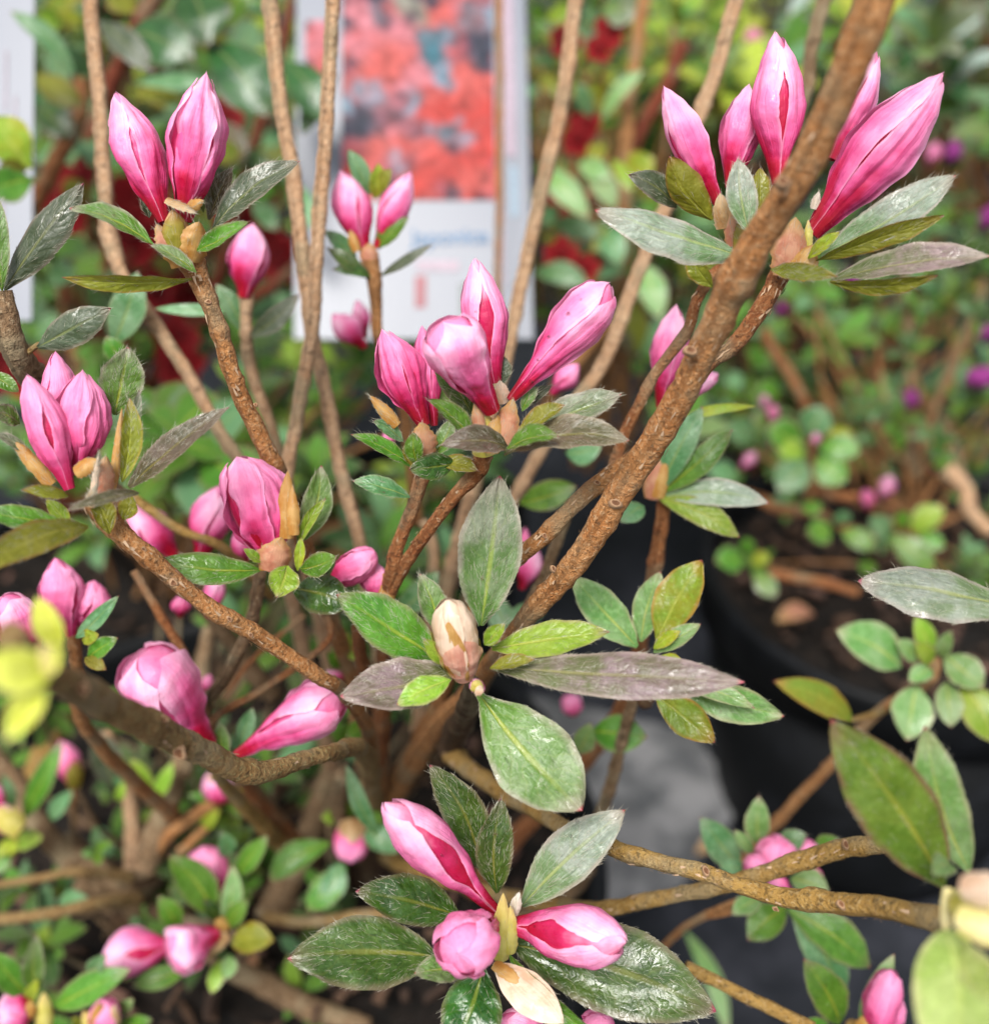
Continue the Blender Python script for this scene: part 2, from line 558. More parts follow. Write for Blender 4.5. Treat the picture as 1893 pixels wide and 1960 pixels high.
def L(z, bx, by, tx, ty, w, mat='green', d=.2, d1=None, up=0, bend=.10, fold=.16, hair=0, kind='ell', name='leaf', label=None, side=0., tipdrop=.1, parent=None, mats=None, hlen=.0013, ripple=.03):
    """leaf from a stalk point to a tip point, w = visible width at its middle, up = how far its face turns towards the sky"""
    d1 = d if d1 is None else d1
    p0, p1 = P(z, bx, by, d), P(z, tx, ty, d1)
    M, ln = leaf_frame(p0, p1, up)
    W = px(z, w, (d + d1) / 2) / max(.34, math.cos(R(up)))
    LCOUNT[0] += 1
    far = (d + d1) / 2 > .24 or (d + d1) / 2 < .16
    me = leaf_mesh(ln, W, bend, fold, kind, LCOUNT[0], (mats or ML)[mat], hair, 10 if far else 20, 6 if far else 12, side, tipdrop, ripple, None, hlen)
    return part(name, me, M, parent, label)


def S(z, bx, by, tx, ty, w, mat='tan', d=.2, d1=None, up=0, hair=0, fold=-.55, bend=.06, label=None, kind='scale'):
    """bud scale: a short cupped shell hugging the foot of a bud"""
    return L(z, bx, by, tx, ty, w * (.9 if kind == 'scale' else 1), mat, d, d1, up, bend, fold, int(hair * 2.2), kind, 'bud_scale', label, 0, .0, None, MS, .0010, .012)


PROF = {
    'blunt': [(0, .30), (.25, .45), (.5, .80), (.7, 1.), (.84, .99), (.93, .80), (.98, .45), (1, .02)],
    'long': [(0, .24), (.2, .40), (.42, .78), (.6, 1.), (.74, .96), (.87, .68), (.96, .32), (1, .03)],
    'mid': [(0, .28), (.15, .44), (.34, .80), (.5, 1.), (.64, .96), (.79, .70), (.92, .34), (1, .02)],
    'fat': [(0, .45), (.12, .68), (.3, .93), (.5, 1.), (.7, .95), (.86, .72), (.95, .42), (1, .05)],
    'club': [(0, .20), (.2, .34), (.45, .68), (.65, .96), (.80, 1.), (.91, .76), (.97, .42), (1, .05)],
}


def lerp_prof(pr, t):
    for (a, va), (b, vb) in zip(pr, pr[1:]):
        if t <= b:
            f = (t - a) / (b - a)
            f = f * f * (3 - 2 * f) * .5 + f * .5
            return va + (vb - va) * f
    return pr[-1][1]


def petal_mesh(Ln, Rd, pr, a0, om, twist, seed, mat, out=0., wr=.05, nl=22, nw=12, T=1., vee=.10, curve=0., skew=.07, gap=0., edge=1.):
    so = Vector((seed * 3.7, seed * 1.3, seed * .7))
    rnd = random.Random(seed)
    g0, g1, gw = rnd.uniform(.1, .9), rnd.uniform(.75, 1.), rnd.uniform(-.15, .15)
    V, F, U = [], [], []
    for i in range(nl + 1):
        v = i / nl
        for j in range(nw + 1):
            s = j / nw * 2 - 1
            t = v * T * (1 - vee * abs(s) ** 1.7)
            bell = math.exp(-((t - .5) / .24) ** 2)
            w_ = om * (1 - gap * bell * g1) * (1 + .06 * noise.noise(so + Vector((t * 6, 0, 9))) + .05 * noise.noise(so + Vector((t * 19, 0, 4))))
            ang = a0 + twist * t + s * w_ + gw * math.sin(t * 3)
            r = Rd * lerp_prof(pr, t)
            q = Vector((math.cos(ang) * 1.1, math.sin(ang) * 1.1, t * 3.2)) + so
            n1 = noise.noise(q * 1.1)
            ridge = 1 - abs(noise.noise(Vector((q.x * 2.6, q.y * 2.6, q.z * .8)))) * 2.2
            damp = min(1, t * 4) * (1 - t ** 5)
            r *= 1 + out + skew * s * (.4 + .6 * bell)
            r += Rd * wr * 1.25 * (1.3 * n1 + .8 * ridge * min(1, t * 2.5)) * damp
            r += Rd * .03 * math.sin(t * 31 + seed) * max(0, (abs(s) - .7) / .3) * damp
            r -= Rd * .05 * math.exp(-((s - g0 + .5) / .12) ** 2) * math.sin(math.pi * t)      # crease along the midrib
            r += Rd * .035 * edge * max(0, (abs(s) - .8) / .2) ** 2 * (1 if s > 0 else -.6) * math.sin(math.pi * min(1, t))   # lifted free margin
            x = t * Ln + Ln * .015 * noise.noise(q * 2) * damp
            bz = curve * Ln * math.sin(math.pi * .5 * t) * t
            V.append(Vector((x, math.cos(ang) * r, math.sin(ang) * r + bz)))
            U.append((s * .5 + .5, v * T))
    for i in range(nl):
        for j in range(nw):
            a = i * (nw + 1) + j
            F.append((a, a + 1, a + nw + 2, a + nw + 1))
    return mesh_of('petal', V, F, [mat], U)


def core_mesh(Ln, Rd, pr, mat, seed, sc=.86, curve=0., nl=16, ns=14):
    V, F, U = [], [], []
    for i in range(nl + 1):
        t = i / nl
        for j in range(ns):
            a = 2 * math.pi * j / ns
            r = Rd * lerp_prof(pr, t) * sc
            bz = curve * Ln * math.sin(math.pi * .5 * t) * t
            V.append(Vector((t * Ln * .985, math.cos(a) * r, math.sin(a) * r + bz)))
            U.append((j / ns, t))
    for i in range(nl):
        for j in range(ns):
            F.append((i * ns + j, i * ns + (j + 1) % ns, (i + 1) * ns + (j + 1) % ns, (i + 1) * ns + j))
    return mesh_of('flower_bud', V, F, [mat], U)


BCOUNT = [0]


def B(z, bx, by, tx, ty, w, d=.2, d1=None, pal='pink', prof='long', n=4, rot=None, twist=.9, wr=.05, curve=0., vee=.14, label=None, out=.04, gap=.12, scales=None):
    """closed flower bud: a core and n petals wrapped spirally round it; scales = list of (material, turn, half width, length, lift)"""
    d1 = d if d1 is None else d1
    BCOUNT[0] += 1
    sd_ = BCOUNT[0]
    rnd = random.Random(sd_ * 17)
    p0, p1 = P(z, bx, by, d), P(z, tx, ty, d1)
    X = p1 - p0
    view = (CAM - (p0 + p1) / 2).normalized()
    M = frame(p0, X, view)
    Ln = X.length
    Rd = px(z, w, (d + d1) / 2) / 2 / 1.07
    pr = PROF[prof]
    mat = MP.get(pal) or MS[pal]
    core = mat if pal not in MP else (MP['inner'] if gap > .2 else MP['deep'] if pal != 'red' else mat)
    b = part('flower_bud', core_mesh(Ln, Rd, pr, core, sd_, .88, curve), M, None, label)
    rot = rnd.uniform(0, 6.28) if rot is None else R(rot)
    far = (d + d1) / 2 > .245
    for k in range(n):
        a0 = rot + 2 * math.pi * k / n + rnd.uniform(-.12, .12)
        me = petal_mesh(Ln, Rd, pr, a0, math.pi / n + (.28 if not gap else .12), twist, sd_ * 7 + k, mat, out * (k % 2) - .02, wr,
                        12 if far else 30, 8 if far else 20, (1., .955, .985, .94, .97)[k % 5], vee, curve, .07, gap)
        part('petal', me, Matrix.Identity(4), b)
    for k, (mt, turn, om, T_, lift) in enumerate(scales or []):
        me = petal_mesh(Ln, Rd, pr, R(turn), R(om), .25, sd_ * 13 + k + 50, MS[mt], lift, .05, 20, 14, T_, .42, curve, .03, 0, .6)
        me.name = 'bud_scale'
        part('bud_scale', me, Matrix.Identity(4), b)
    Ctx.bud = b
    return b


def catmull(pts, n):
    out = []
    m = len(pts)
    for i in range(m - 1):
        p0, p1, p2, p3 = pts[max(0, i - 1)], pts[i], pts[i + 1], pts[min(m - 1, i + 2)]
        for k in range(n):
            t = k / n
            out.append(tuple(.5 * (2 * b + (c - a) * t + (2 * a - 5 * b + 4 * c - e) * t * t + (3 * b - a - 3 * c + e) * t ** 3)
                             for a, b, c, e in zip(p0, p1, p2, p3)))
    out.append(tuple(pts[-1]))
    return out


SCOUNT = [0]


def stem_mesh(W, mat, rough=.08, hair=0, ns=10, hlen=.0008, seg=None):
    """W: list of (x,y,z,radius) world points"""
    SCOUNT[0] += 1
    rnd = random.Random(SCOUNT[0])
    tot = sum((Vector(a[:3]) - Vector(b[:3])).length for a, b in zip(W, W[1:]))
    n = seg or max(3, min(26, int(tot / (len(W) - 1) / .0016)))
    S_ = catmull(W, n)
    V, F, U, FM = [], [], [], []
    so = Vector((rnd.uniform(0, 99), rnd.uniform(0, 99), 0))
    prevN = None
    rings = []
    ln = 0
    nodes = [rnd.uniform(0, max(tot, .001)) for _ in range(int(tot / .011) + 1)]
    nodes = [(a_, rnd.uniform(.06, .24), rnd.uniform(.0008, .0022), rnd.uniform(0, 6.28)) for a_ in nodes]
    bend = rough > .06
    for i, s in enumerate(S_):
        p = Vector(s[:3])
        a = Vector(S_[max(0, i - 1)][:3])
        c = Vector(S_[min(len(S_) - 1, i + 1)][:3])
        T = (c - a).normalized()
        if prevN is None:
            prevN = T.orthogonal().normalized()
        N = (prevN - T * prevN.dot(T)).normalized()
        prevN = N
        Bn = T.cross(N)
        ln += (p - a).length
        rings.append((p, T, N, Bn, s[3]))
        swell = [(h_ * math.exp(-((ln - a_) / w_) ** 2), f_) for a_, h_, w_, f_ in nodes if abs(ln - a_) < .006] if bend else []
        p = p + (N * noise.noise(so + Vector((ln * 55, 0, 0))) + Bn * noise.noise(so + Vector((0, ln * 55, 7)))) * s[3] * .35
        for j in range(ns):
            an = 2 * math.pi * j / ns
            r = s[3] * (1 + rough * .8 * noise.noise(Vector((p.x * 1100, p.y * 1100, p.z * 1100)) + Vector((math.cos(an), math.sin(an), 0)) * 2.2) + sum(g_ * (.65 + .5 * math.cos(an - f_)) for g_, f_ in swell) + rough * 1.7 * noise.noise(so + Vector((p.x * 330, p.y * 330, p.z * 330)) + Vector((math.cos(an), math.sin(an), 0)) * .9))
            V.append(p + (N * math.cos(an) + Bn * math.sin(an)) * r - Ctx.base)
            U.append((j / ns, ln * 12))
    for i in range(len(S_) - 1):
        for j in range(ns):
            F.append((i * ns + j, i * ns + (j + 1) % ns, (i + 1) * ns + (j + 1) % ns, (i + 1) * ns + j))
            FM.append(0)
    for base_i, rev in ((0, True), ((len(S_) - 1) * ns, False)):
        f = [base_i + j for j in range(ns)]
        F.append(tuple(f[::-1] if rev else f))
        FM.append(0)
    for _ in range(hair):
        i = rnd.randrange(len(rings) - 1)
        p, T, N, Bn, r = rings[i]
        q = rings[i + 1][0]
        f = rnd.random()
        p = p.lerp(q, f)
        an = rnd.uniform(0, 6.283)
        o = N * math.cos(an) + Bn * math.sin(an)
        d = (T * rnd.choice((1, 1, 1, -1)) * rnd.uniform(.6, 1.) + o * rnd.uniform(.25, .9) + o.cross(T) * rnd.uniform(-.5, .5)).normalized()
        hair_strip(V, F, FM, U, p + o * r * .96 - Ctx.base, d, o, hlen * rnd.uniform(.4, 1.3), .00007, 1)
    for _ in range(hair // 7):       # shreds of peeling outer bark
        i = rnd.randrange(len(rings) - 1)
        p, T, N, Bn, r = rings[i]
        an = rnd.uniform(0, 6.283)
        o = N * math.cos(an) + Bn * math.sin(an)
        d = (T * rnd.choice((1, -1)) + o * rnd.uniform(.02, .22) + o.cross(T) * rnd.uniform(-.25, .25)).normalized()
        hair_strip(V, F, FM, U, p + o * r * 1.01 - Ctx.base, d, o, rnd.uniform(.0008, .0022), rnd.uniform(.0002, .00055), 2, .05)
    return mesh_of('stem', V, F, [mat, M_BHAIR, M_FLAKE], U, FM)


def T(pts, mat='brown', name='stem', hair=0, rough=.08, label=None, ns=10, scars=(), parent=None):
    """stem through points (zone, x, y, distance, visible width)"""
    W = []
    for z, x, y, d, w in pts:
        p = P(z, x, y, d)
        W.append((p.x, p.y, p.z, px(z, w, d) / 2))
    o = part(name, stem_mesh(W, MB[mat], rough, hair, ns), None, parent, label)
    for sc in scars:
        scar(o, *sc)
    return o


def scar(st, z, x, y, d, w, ang=0):
    """old leaf scar: a raised cream crescent with a reddish hollow, on the camera side of the stem"""
    p = P(z, x, y, d)
    view = (CAM - p).normalized()
    X = RT * math.cos(R(ang)) + UPV * math.sin(R(ang))
    M = Matrix.Translation(-Ctx.base) @ frame(p, X, view)
    r = px(z, w, d) / 2
    V, F, FM, U = [], [], [], []
    n = 12
    prof = [(1.15, -.7, 0), (.95, .05, 0), (.66, .26, 0), (.46, .16, 1), (0.02, -.02, 1)]
    for rr, h, _ in prof:
        for j in range(n):
            a = 2 * math.pi * j / n
            k = (1 + .5 * noise.noise(Vector((x * .1 + math.cos(a), y * .1 + math.sin(a), rr)))) * (1 - .3 * math.cos(a))
            V.append(M @ Vector((math.cos(a) * rr * r * .62 * k, math.sin(a) * rr * r * .85 * k, h * r * (1 - .6 * math.cos(a)))))
            U.append((.5, .5))
    for i in range(len(prof) - 1):
        for j in range(n):
            F.append((i * n + j, i * n + (j + 1) % n, (i + 1) * n + (j + 1) % n, (i + 1) * n + j))
            FM.append(prof[i + 1][2])
    me = mesh_of('leaf_scar', V, F, [M_SCAR, M_SCARIN], U, FM)
    o = bpy.data.objects.new('leaf_scar', me)
    COL.objects.link(o)
    o.parent = st
    return o


# shared leaves for plants that stand out of focus
CACHE = {}


def shared_leaf(mat, kind, k):
    key = (mat, kind, k)
    if key not in CACHE:
        r = random.Random(hash(kind) % 97 + k * 5)
        wr = {'ell': .42, 'round': .62, 'lance': .30}[kind]
        CACHE[key] = leaf_mesh(1, wr * r.uniform(.88, 1.14), r.uniform(.04, .16), r.uniform(.05, .3), 'obov' if kind == 'round' else kind, k * 11 + 5, ML[mat], 0, 9, 6, 0, .2, .02)
    return CACHE[key]


def put_leaf(p, X, N, ln, mat, kind='ell', k=None, name='leaf'):
    me = shared_leaf(mat, kind, random.randrange(4) if k is None else k)
    M = frame(p, X, N) @ Matrix.Diagonal((ln, ln, ln, 1))
    return part(name, me, M)


def whorl(p, axis, ln, n, mats, kind='ell', el=(15, 50), spread=1.):
    """rosette of n leaves at a twig tip"""
    axis = axis.normalized()
    a = axis.orthogonal().normalized()
    b = axis.cross(a)
    ph = random.uniform(0, 6.28)
    for i in range(n):
        f = ph + i * 2 * math.pi / n + random.uniform(-.3, .3)
        rad = a * math.cos(f) + b * math.sin(f)
        e = R(random.uniform(*el))
        X = rad * math.cos(e) + axis * math.sin(e)
        N = axis * math.cos(e) - rad * math.sin(e)
        put_leaf(p + X * ln * .08, X, N, ln * random.uniform(.7, 1.15), random.choice(mats), kind)


def twig(a, b, r0, r1, mat, sag=.0, name='stem', ns=6, wob=.05):
    m = a.lerp(b, .5) + Vector((random.uniform(-1, 1), random.uniform(-1, 1), random.uniform(-.3, .6))) * (b - a).length * wob + Vector((0, 0, -sag))
    W = [(*a, r0), (*m, (r0 + r1) / 2), (*b, r1)]
    return part(name, stem_mesh(W, MB[mat], .05, 0, ns, seg=6))


def small_bud(p, axis, ln, rd, pal='pink', prof='mid', n=3):
    """distant closed bud with its petals sharing mesh data"""
    key = ('bud', pal, prof, n)
    if key not in CACHE:
        c = core_mesh(1, .28, PROF[prof], MP[pal], 3, .86, 0, 10, 10)
        ps = [petal_mesh(1, .28, PROF[prof], 2 * math.pi * k / n, 3.9 / n + .12, .7, 40 + k, MP[pal], .04 * (k % 2), .05, 10, 6, (1., .94, .97)[k % 3], .3) for k in range(n)]
        CACHE[key] = (c, ps)
    c, ps = CACHE[key]
    f = rd / (.28 * ln)
    M = frame(p, axis, (CAM - p).normalized()) @ Matrix.Diagonal((ln, ln * f, ln * f, 1))
    b = part('flower_bud', c, M)
    for m in ps:
        part('petal', m, Matrix.Identity(4), b)
    return b


def blossom(p, axis, r, pal='red'):
    """open flower: five petals round a throat"""
    key = ('blossom', pal)
    if key not in CACHE:
        k_ = leaf_mesh(1, .85, -.1, .18, 'obov', 91, MP[pal], 0, 10, 8, 0, .5, .05)
        c_ = core_mesh(.5, .12, PROF['mid'], MP[pal], 5, 1., 0, 8, 8)
        CACHE[key] = (k_, c_)
    k_, c_ = CACHE[key]
    M = frame(p, axis, UPV) @ Matrix.Diagonal((r, r, r, 1))
    b = part('flower', c_, M)
    for i in range(5):
        f = i * 1.2566 + random.uniform(-.15, .15)
        X = Vector((.35, math.cos(f), math.sin(f)))
        N = Vector((1, -math.cos(f) * .35, -math.sin(f) * .35))
        part('petal', k_, frame(Vector((0, 0, 0)), X, N), b)
    return b


def scatter(n, x0, x1, y0, y1, d0, d1, ln, mats, kind='ell', nleaf=(5, 6), base=None, bark='dark', zmin=.03, stem_r=.0012, axis=None, el=(10, 50), skip=None):
    made = 0
    tries = 0
    while made < n and tries < n * 6:
        tries += 1
        x, y, d = random.uniform(x0, x1), random.uniform(y0, y1), random.uniform(d0, d1)
        if skip and skip(x, y, d):
            continue
        p = P(0, x, y, d)
        if p.z < zmin:
            continue
        made += 1
        ax = axis or Vector((random.uniform(-.6, .6), random.uniform(-.9, .1), 1))
        whorl(p, ax, ln * random.uniform(.75, 1.25), random.randint(*nleaf), mats, kind, el)
        b = Ctx.base if base is None else base
        q = p + (b - p) * random.uniform(.35, .7) + Vector((random.uniform(-.02, .02), random.uniform(-.02, .02), 0))
        q.z = min(q.z, p.z - .01)
        twig(q, p, stem_r * 1.3, stem_r * .8, bark)
        if made % 3 == 0:
            twig(b + Vector((random.uniform(-.02, .02), random.uniform(-.02, .02), 0)), q, stem_r * 2, stem_r * 1.3, bark)

# ================================================================== the setting
def soil_mat(name, c1, c2, sc=40):
    k = NT(name)
    tc = k.n('ShaderNodeTexCoord')
    n1 = k.noise(tc.outputs['Object'], sc, 6, .65)
    n2 = k.noise(tc.outputs['Object'], sc * .18, 3)
    col = k.mix(k.step(n1, .38, .66), c1, c2)
    col = k.mix(k.step(n2, .4, .65, 0, .6), col, tuple(x * .5 for x in c1))
    return k.bsdf(col, k.math('MULTIPLY_ADD', n1, .3, .6), .2, k.bump(n1, 1, .004))


M_GROUND = soil_mat('weed_cloth', (.010, .012, .016), (.027, .029, .037), 22)
M_CONC = soil_mat('concrete', (.085, .089, .094), (.23, .23, .235), 30)
M_SOIL = soil_mat('potting_soil', (.006, .005, .004), (.022, .015, .011), 120)
M_POT = NT('black_plastic')
_tc = M_POT.n('ShaderNodeTexCoord')
M_POT = M_POT.bsdf(M_POT.mix(M_POT.step(M_POT.noise(_tc.outputs['Object'], 30, 4), .45, .7), (.004, .0045, .005), (.008, .009, .011)), .55, .15)
M_BARK = [mat_plain('bark_chip_brown', (.035, .018, .010), .8), mat_plain('bark_chip_tan', (.075, .040, .022), .8), mat_plain('bark_chip_pink', (.11, .055, .038), .7)]


def struct(name, me, kind='structure', label=None):
    o = bpy.data.objects.new(name, me)
    COL.objects.link(o)
    o['kind'] = kind
    if label:
        o['label'] = label
    return o


def ground_mesh():
    V, F = [], []
    n = 60
    for i in range(n + 1):
        for j in range(n + 1):
            x, y = (i / n * 2 - 1), (j / n * 2 - 1)
            x, y = math.copysign(abs(x) ** 3, x) * 20, math.copysign(abs(y) ** 3, y) * 20
            V.append(Vector((x, y, .004 * noise.noise(Vector((x * 8, y * 8, 0))) if abs(x) < 2 and abs(y) < 2 else 0)))
    for i in range(n):
        for j in range(n):
            a = i * (n + 1) + j
            F.append((a, a + n + 1, a + n + 2, a + 1))
    return mesh_of('ground', V, F, [M_GROUND])


struct('ground', ground_mesh(), label='grey weed cloth under the pots')


def slab(name, pts, h, mat, label):
    n = len(pts)
    V = [Vector((x, y, .006)) for x, y in pts] + [Vector((x, y, h)) for x, y in pts]
    F = [tuple(range(n, 2 * n))] + [(i, (i + 1) % n, n + (i + 1) % n, n + i) for i in range(n)]
    return struct(name, mesh_of(name, V, F, [mat], smooth=False), label=label)


pa = [on_plane(x, y, .012) for x, y in ((1010, 1330), (1330, 1400), (1420, 1540), (1300, 1700), (1090, 1760), (1120, 1980), (860, 1990), (900, 1450))]
slab('path', [(p.x, p.y) for p in pa], .012, M_CONC, 'pale grey patch of concrete between the pots')


def lathe(prof, n, mat, name, c):
    V, F = [], []
    for r, z in prof:
        for j in range(n):
            a = 2 * math.pi * j / n
            V.append(Vector((c.x + r * math.cos(a), c.y + r * math.sin(a), z)) - Ctx.base)
    for i in range(len(prof) - 1):
        for j in range(n):
            F.append((i * n + j, i * n + (j + 1) % n, (i + 1) * n + (j + 1) % n, (i + 1) * n + j))
    return mesh_of(name, V, F, [mat])


def pot(c, r, h, label, soil_label):
    t = thing('plant_pot', label, 'plant pot', (c.x, c.y, 0), 'black plastic nursery pots')
    Ctx.base = Vector((c.x, c.y, 0))
    rb = r * .78
    part('pot_wall', lathe([(rb * .2, .004), (rb * .96, .004), (rb, .02), (r * .955, h - .03), (r * .93, h - .03), (rb * .93, .012)], 64, M_POT, 'pot_wall', c), None, t).location = (0, 0, 0)
    part('rim', lathe([(r * .955, h - .032), (r * 1.005, h - .030), (r * 1.01, h - .004), (r, h), (r * .965, h), (r * .955, h - .006), (r * .93, h - .03)], 64, M_POT, 'rim', c), None, t)
    # potting soil with an uneven top
    V, F = [], []
    n, m = 14, 40
    hz = h - .022
    for i in range(n + 1):
        for j in range(m):
            rr = r * .935 * i / n
            a = 2 * math.pi * j / m
            x, y = c.x + rr * math.cos(a), c.y + rr * math.sin(a)
            V.append(Vector((x, y, hz + .010 * noise.noise(Vector((x * 45, y * 45, 3))) + .006 * noise.noise(Vector((x * 140, y * 140, 8))))))
    for i in range(n):
        for j in range(m):
            F.append((i * m + j, (i + 1) * m + j, (i + 1) * m + (j + 1) % m, i * m + (j + 1) % m))
    s = struct('soil', mesh_of('soil', V, F, [M_SOIL]), 'stuff', soil_label)
    return t, hz


def chips(c, r, z, n, label):
    V, F, FM = [], [], []
    for _ in range(n):
        a, q = random.uniform(0, 6.283), r * .9 * math.sqrt(random.random())
        p = Vector((c.x + q * math.cos(a), c.y + q * math.sin(a), z + random.uniform(.002, .012)))
        l, w, h = random.uniform(.004, .013), random.uniform(.002, .0045), random.uniform(.001, .0025)
        M = Matrix.Translation(p) @ Matrix.Rotation(random.uniform(0, 6.28), 4, 'Z') @ Matrix.Rotation(random.uniform(-.5, .5), 4, 'X')
        b = len(V)
        for sx, sy, sz in ((-1, -1, -1), (1, -.7, -1), (1, .8, -1), (-1, 1, -1), (-.8, -.8, 1), (.8, -.6, 1), (.9, .6, 1), (-.9, .7, 1)):
            V.append(M @ Vector((sx * l / 2 * random.uniform(.8, 1), sy * w / 2, sz * h / 2)))
        F += [(b, b + 3, b + 2, b + 1), (b + 4, b + 5, b + 6, b + 7), (b, b + 1, b + 5, b + 4), (b + 1, b + 2, b + 6, b + 5), (b + 2, b + 3, b + 7, b + 6), (b + 3, b, b + 4, b + 7)]
        FM += [random.choice((0, 0, 0, 1, 1, 2))] * 6
    o = struct('bark_litter', mesh_of('bark_litter', V, F, M_BARK, None, FM, False), 'stuff', label)


# pots: the one on the right is the one whose rim the photograph shows
def circle3(a, b, c):
    ax, ay, bx, by, cx, cy = a.x, a.y, b.x, b.y, c.x, c.y
    dd = 2 * (ax * (by - cy) + bx * (cy - ay) + cx * (ay - by))
    ux = ((ax * ax + ay * ay) * (by - cy) + (bx * bx + by * by) * (cy - ay) + (cx * cx + cy * cy) * (ay - by)) / dd
    uy = ((ax * ax + ay * ay) * (cx - bx) + (bx * bx + by * by) * (ax - cx) + (cx * cx + cy * cy) * (bx - ax)) / dd
    return Vector((ux, uy, 0)), math.hypot(ax - ux, ay - uy)


HP = .175
pc, pr_ = circle3(on_plane(1352, 1080, HP), on_plane(1500, 1255, HP), on_plane(1893, 1370, HP))
print('RIGHT POT', pc, pr_)
POT_R = (pc.copy(), pr_)
pot(pc, pr_, HP, 'large black nursery pot with its rim curving across the right side', 'dark potting soil in the large pot at right')
chips(pc, pr_ * .9, HP - .02, 260, 'brown bark pieces on the soil of the large pot at right')
for (c, r, h, la, sl, nchip) in ((P(0, 470, 1740, .42), .135, .19, 'wide black tub under the two azaleas at the bottom left', 'dark soil in the wide tub at the bottom left', 260),
                                 (P(0, 150, 1000, .57), .075, .16, 'black pot half hidden behind the left bud cluster', 'soil in the pot behind the left cluster', 40),
                                 (P(0, 760, 1010, .64), .075, .16, 'black pot in the dark gap under the white label card', 'soil in the pot under the label card', 40)):
    c = Vector((c.x, c.y, 0))
    pot(c, r, h, la, sl)
    if nchip:
        chips(c, r * .9, h - .02, nchip, 'bark pieces on ' + sl)

# ------------------------------------------------------------------ label cards
k = NT('card_white')
M_CARD = k.bsdf((.155, .172, .212), .35, .5, None, .15)
M_BLUE = mat_plain('print_blue', (.035, .11, .22), .4)
M_RED = mat_plain('print_red', (.20, .012, .03), .4)
M_GREY = mat_plain('print_grey', (.10, .12, .12), .4)
M_PALEP = mat_plain('print_pale_pink', (.27, .20, .25), .4)
M_PALEB = mat_plain('print_pale_blue', (.17, .25, .32), .4)
k = NT('print_photo')
_at = k.n('ShaderNodeVertexColor', layer_name='ink')
M_PHOTO = k.bsdf(_at.outputs[0], .5, .15)


def card_frame(x, y, d, lean):
    o = P(0, x, y, d)
    up = (UPV * math.cos(R(lean)) + FW * math.sin(R(lean))).normalized()
    nrm = RT.cross(up)
    M = Matrix((RT, up, nrm)).transposed().to_4x4()
    M.translation = o
    return M


def card_box(name, M, x0, x1, y0, y1, z0, z1, mat, parent, skew=0.):
    V = []
    for z in (z0, z1):
        for x, y in ((x0, y0), (x1, y0), (x1, y1), (x0, y1)):
            V.append(Vector((x + skew * y, y, z)))
    F = [(3, 2, 1, 0), (4, 5, 6, 7), (0, 1, 5, 4), (1, 2, 6, 5), (2, 3, 7, 6), (3, 0, 4, 7)]
    return part(name, mesh_of(name, V, F, [mat], smooth=False), Matrix.Identity(4), parent)


DC = .45
q = DC / FPX           # metres per photo pixel at the card
Mc = card_frame(790, 300, DC, 8)
card = thing('plant_label', 'white plant label with a photo of coral red flowers and blue lettering', 'plant label', Mc.translation)
card.matrix_world = Mc


def cx(x):
    return (x - 790) * q


def cy(y):
    return (300 - y) * q


card_box('card', None, cx(566), cx(1012), cy(660), cy(-120), -.0006, 0, M_CARD, card, -.018)
card_box('side_strip', None, cx(958), cx(962), cy(560), cy(-110), .0002, .0004, M_PALEP, card, -.018)
card_box('side_strip', None, cx(975), cx(990), cy(420), cy(320), .0002, .0004, M_PALEB, card, -.018)
card_box('side_strip', None, cx(966), cx(988), cy(300), cy(-90), .0002, .0004, M_PALEP, card, -.018)
card_box('red_bar', None, cx(797), cx(818), cy(600), cy(538), .0002, .0004, M_RED, card)
card_box('grey_icon', None, cx(880), cx(925), cy(610), cy(552), .0002, .0004, M_GREY, card)
card_box('pale_patch', None, cx(800), cx(880), cy(528), cy(508), .0002, .0004, M_PALEP, card)
# the printed photo: ink colours laid on a fine grid from blooms and leaf shadows
blobs = []
rp = random.Random(3)
for (x, y, r, c) in [(690, 60, 60, 'p'), (740, 90, 60, 'c'), (720, 140, 70, 'c'), (760, 30, 60, 'p'), (860, 20, 60, 'c'), (700, 10, 40, 'p'), (800, 140, 40, 'p'), (900, 160, 55, 'c'), (930, 190, 50, 'r'), (860, 200, 55, 'r'),
                     (820, 230, 45, 'r'), (900, 250, 60, 'r'), (790, 290, 60, 'c'), (810, 330, 60, 'r'), (720, 300, 50, 'c'), (700, 350, 50, 'c'), (880, 330, 50, 'r'), (930, 300, 45, 'r'), (900, 350, 50, 'c'), (780, 250, 35, 'p'), (760, 180, 45, 'p'), (880, 70, 35, 'w'), (670, 290, 30, 'p'),
                     (830, 60, 28, 't'), (850, 45, 26, 't'), (900, 20, 34, 't'), (925, 70, 36, 'd'), (930, 100, 30, 'd'), (850, 135, 22, 'b'), (830, 90, 24, 't'), (730, 215, 40, 'd'), (700, 225, 36, 'd'), (690, 160, 24, 'b'), (720, 185, 26, 'b'), (760, 220, 30, 'd'), (860, 250, 28, 't'), (890, 265, 22, 'b'), (870, 285, 16, 'd'), (670, 110, 24, 'd'), (665, 250, 26, 'd'), (870, 370, 22, 'd'), (840, 360, 22, 'w'), (920, 380, 16, 'd'), (660, 30, 26, 'd'), (800, 10, 30, 'g'), (780, -10, 34, 'g')]:
    blobs.append((x, y, r, c))
for _ in range(70):
    blobs.append((rp.uniform(650, 955), rp.uniform(-110, 385), rp.uniform(14, 30), rp.choice('ccrrpddtwb')))
INK = {'p': (.80, .25, .30), 'c': (.80, .135, .115), 'r': (.74, .06, .045), 't': (.04, .21, .28), 'd': (.025, .045, .085), 'b': (.25, .42, .55), 'w': (.42, .10, .14), 'g': (.25, .33, .25)}


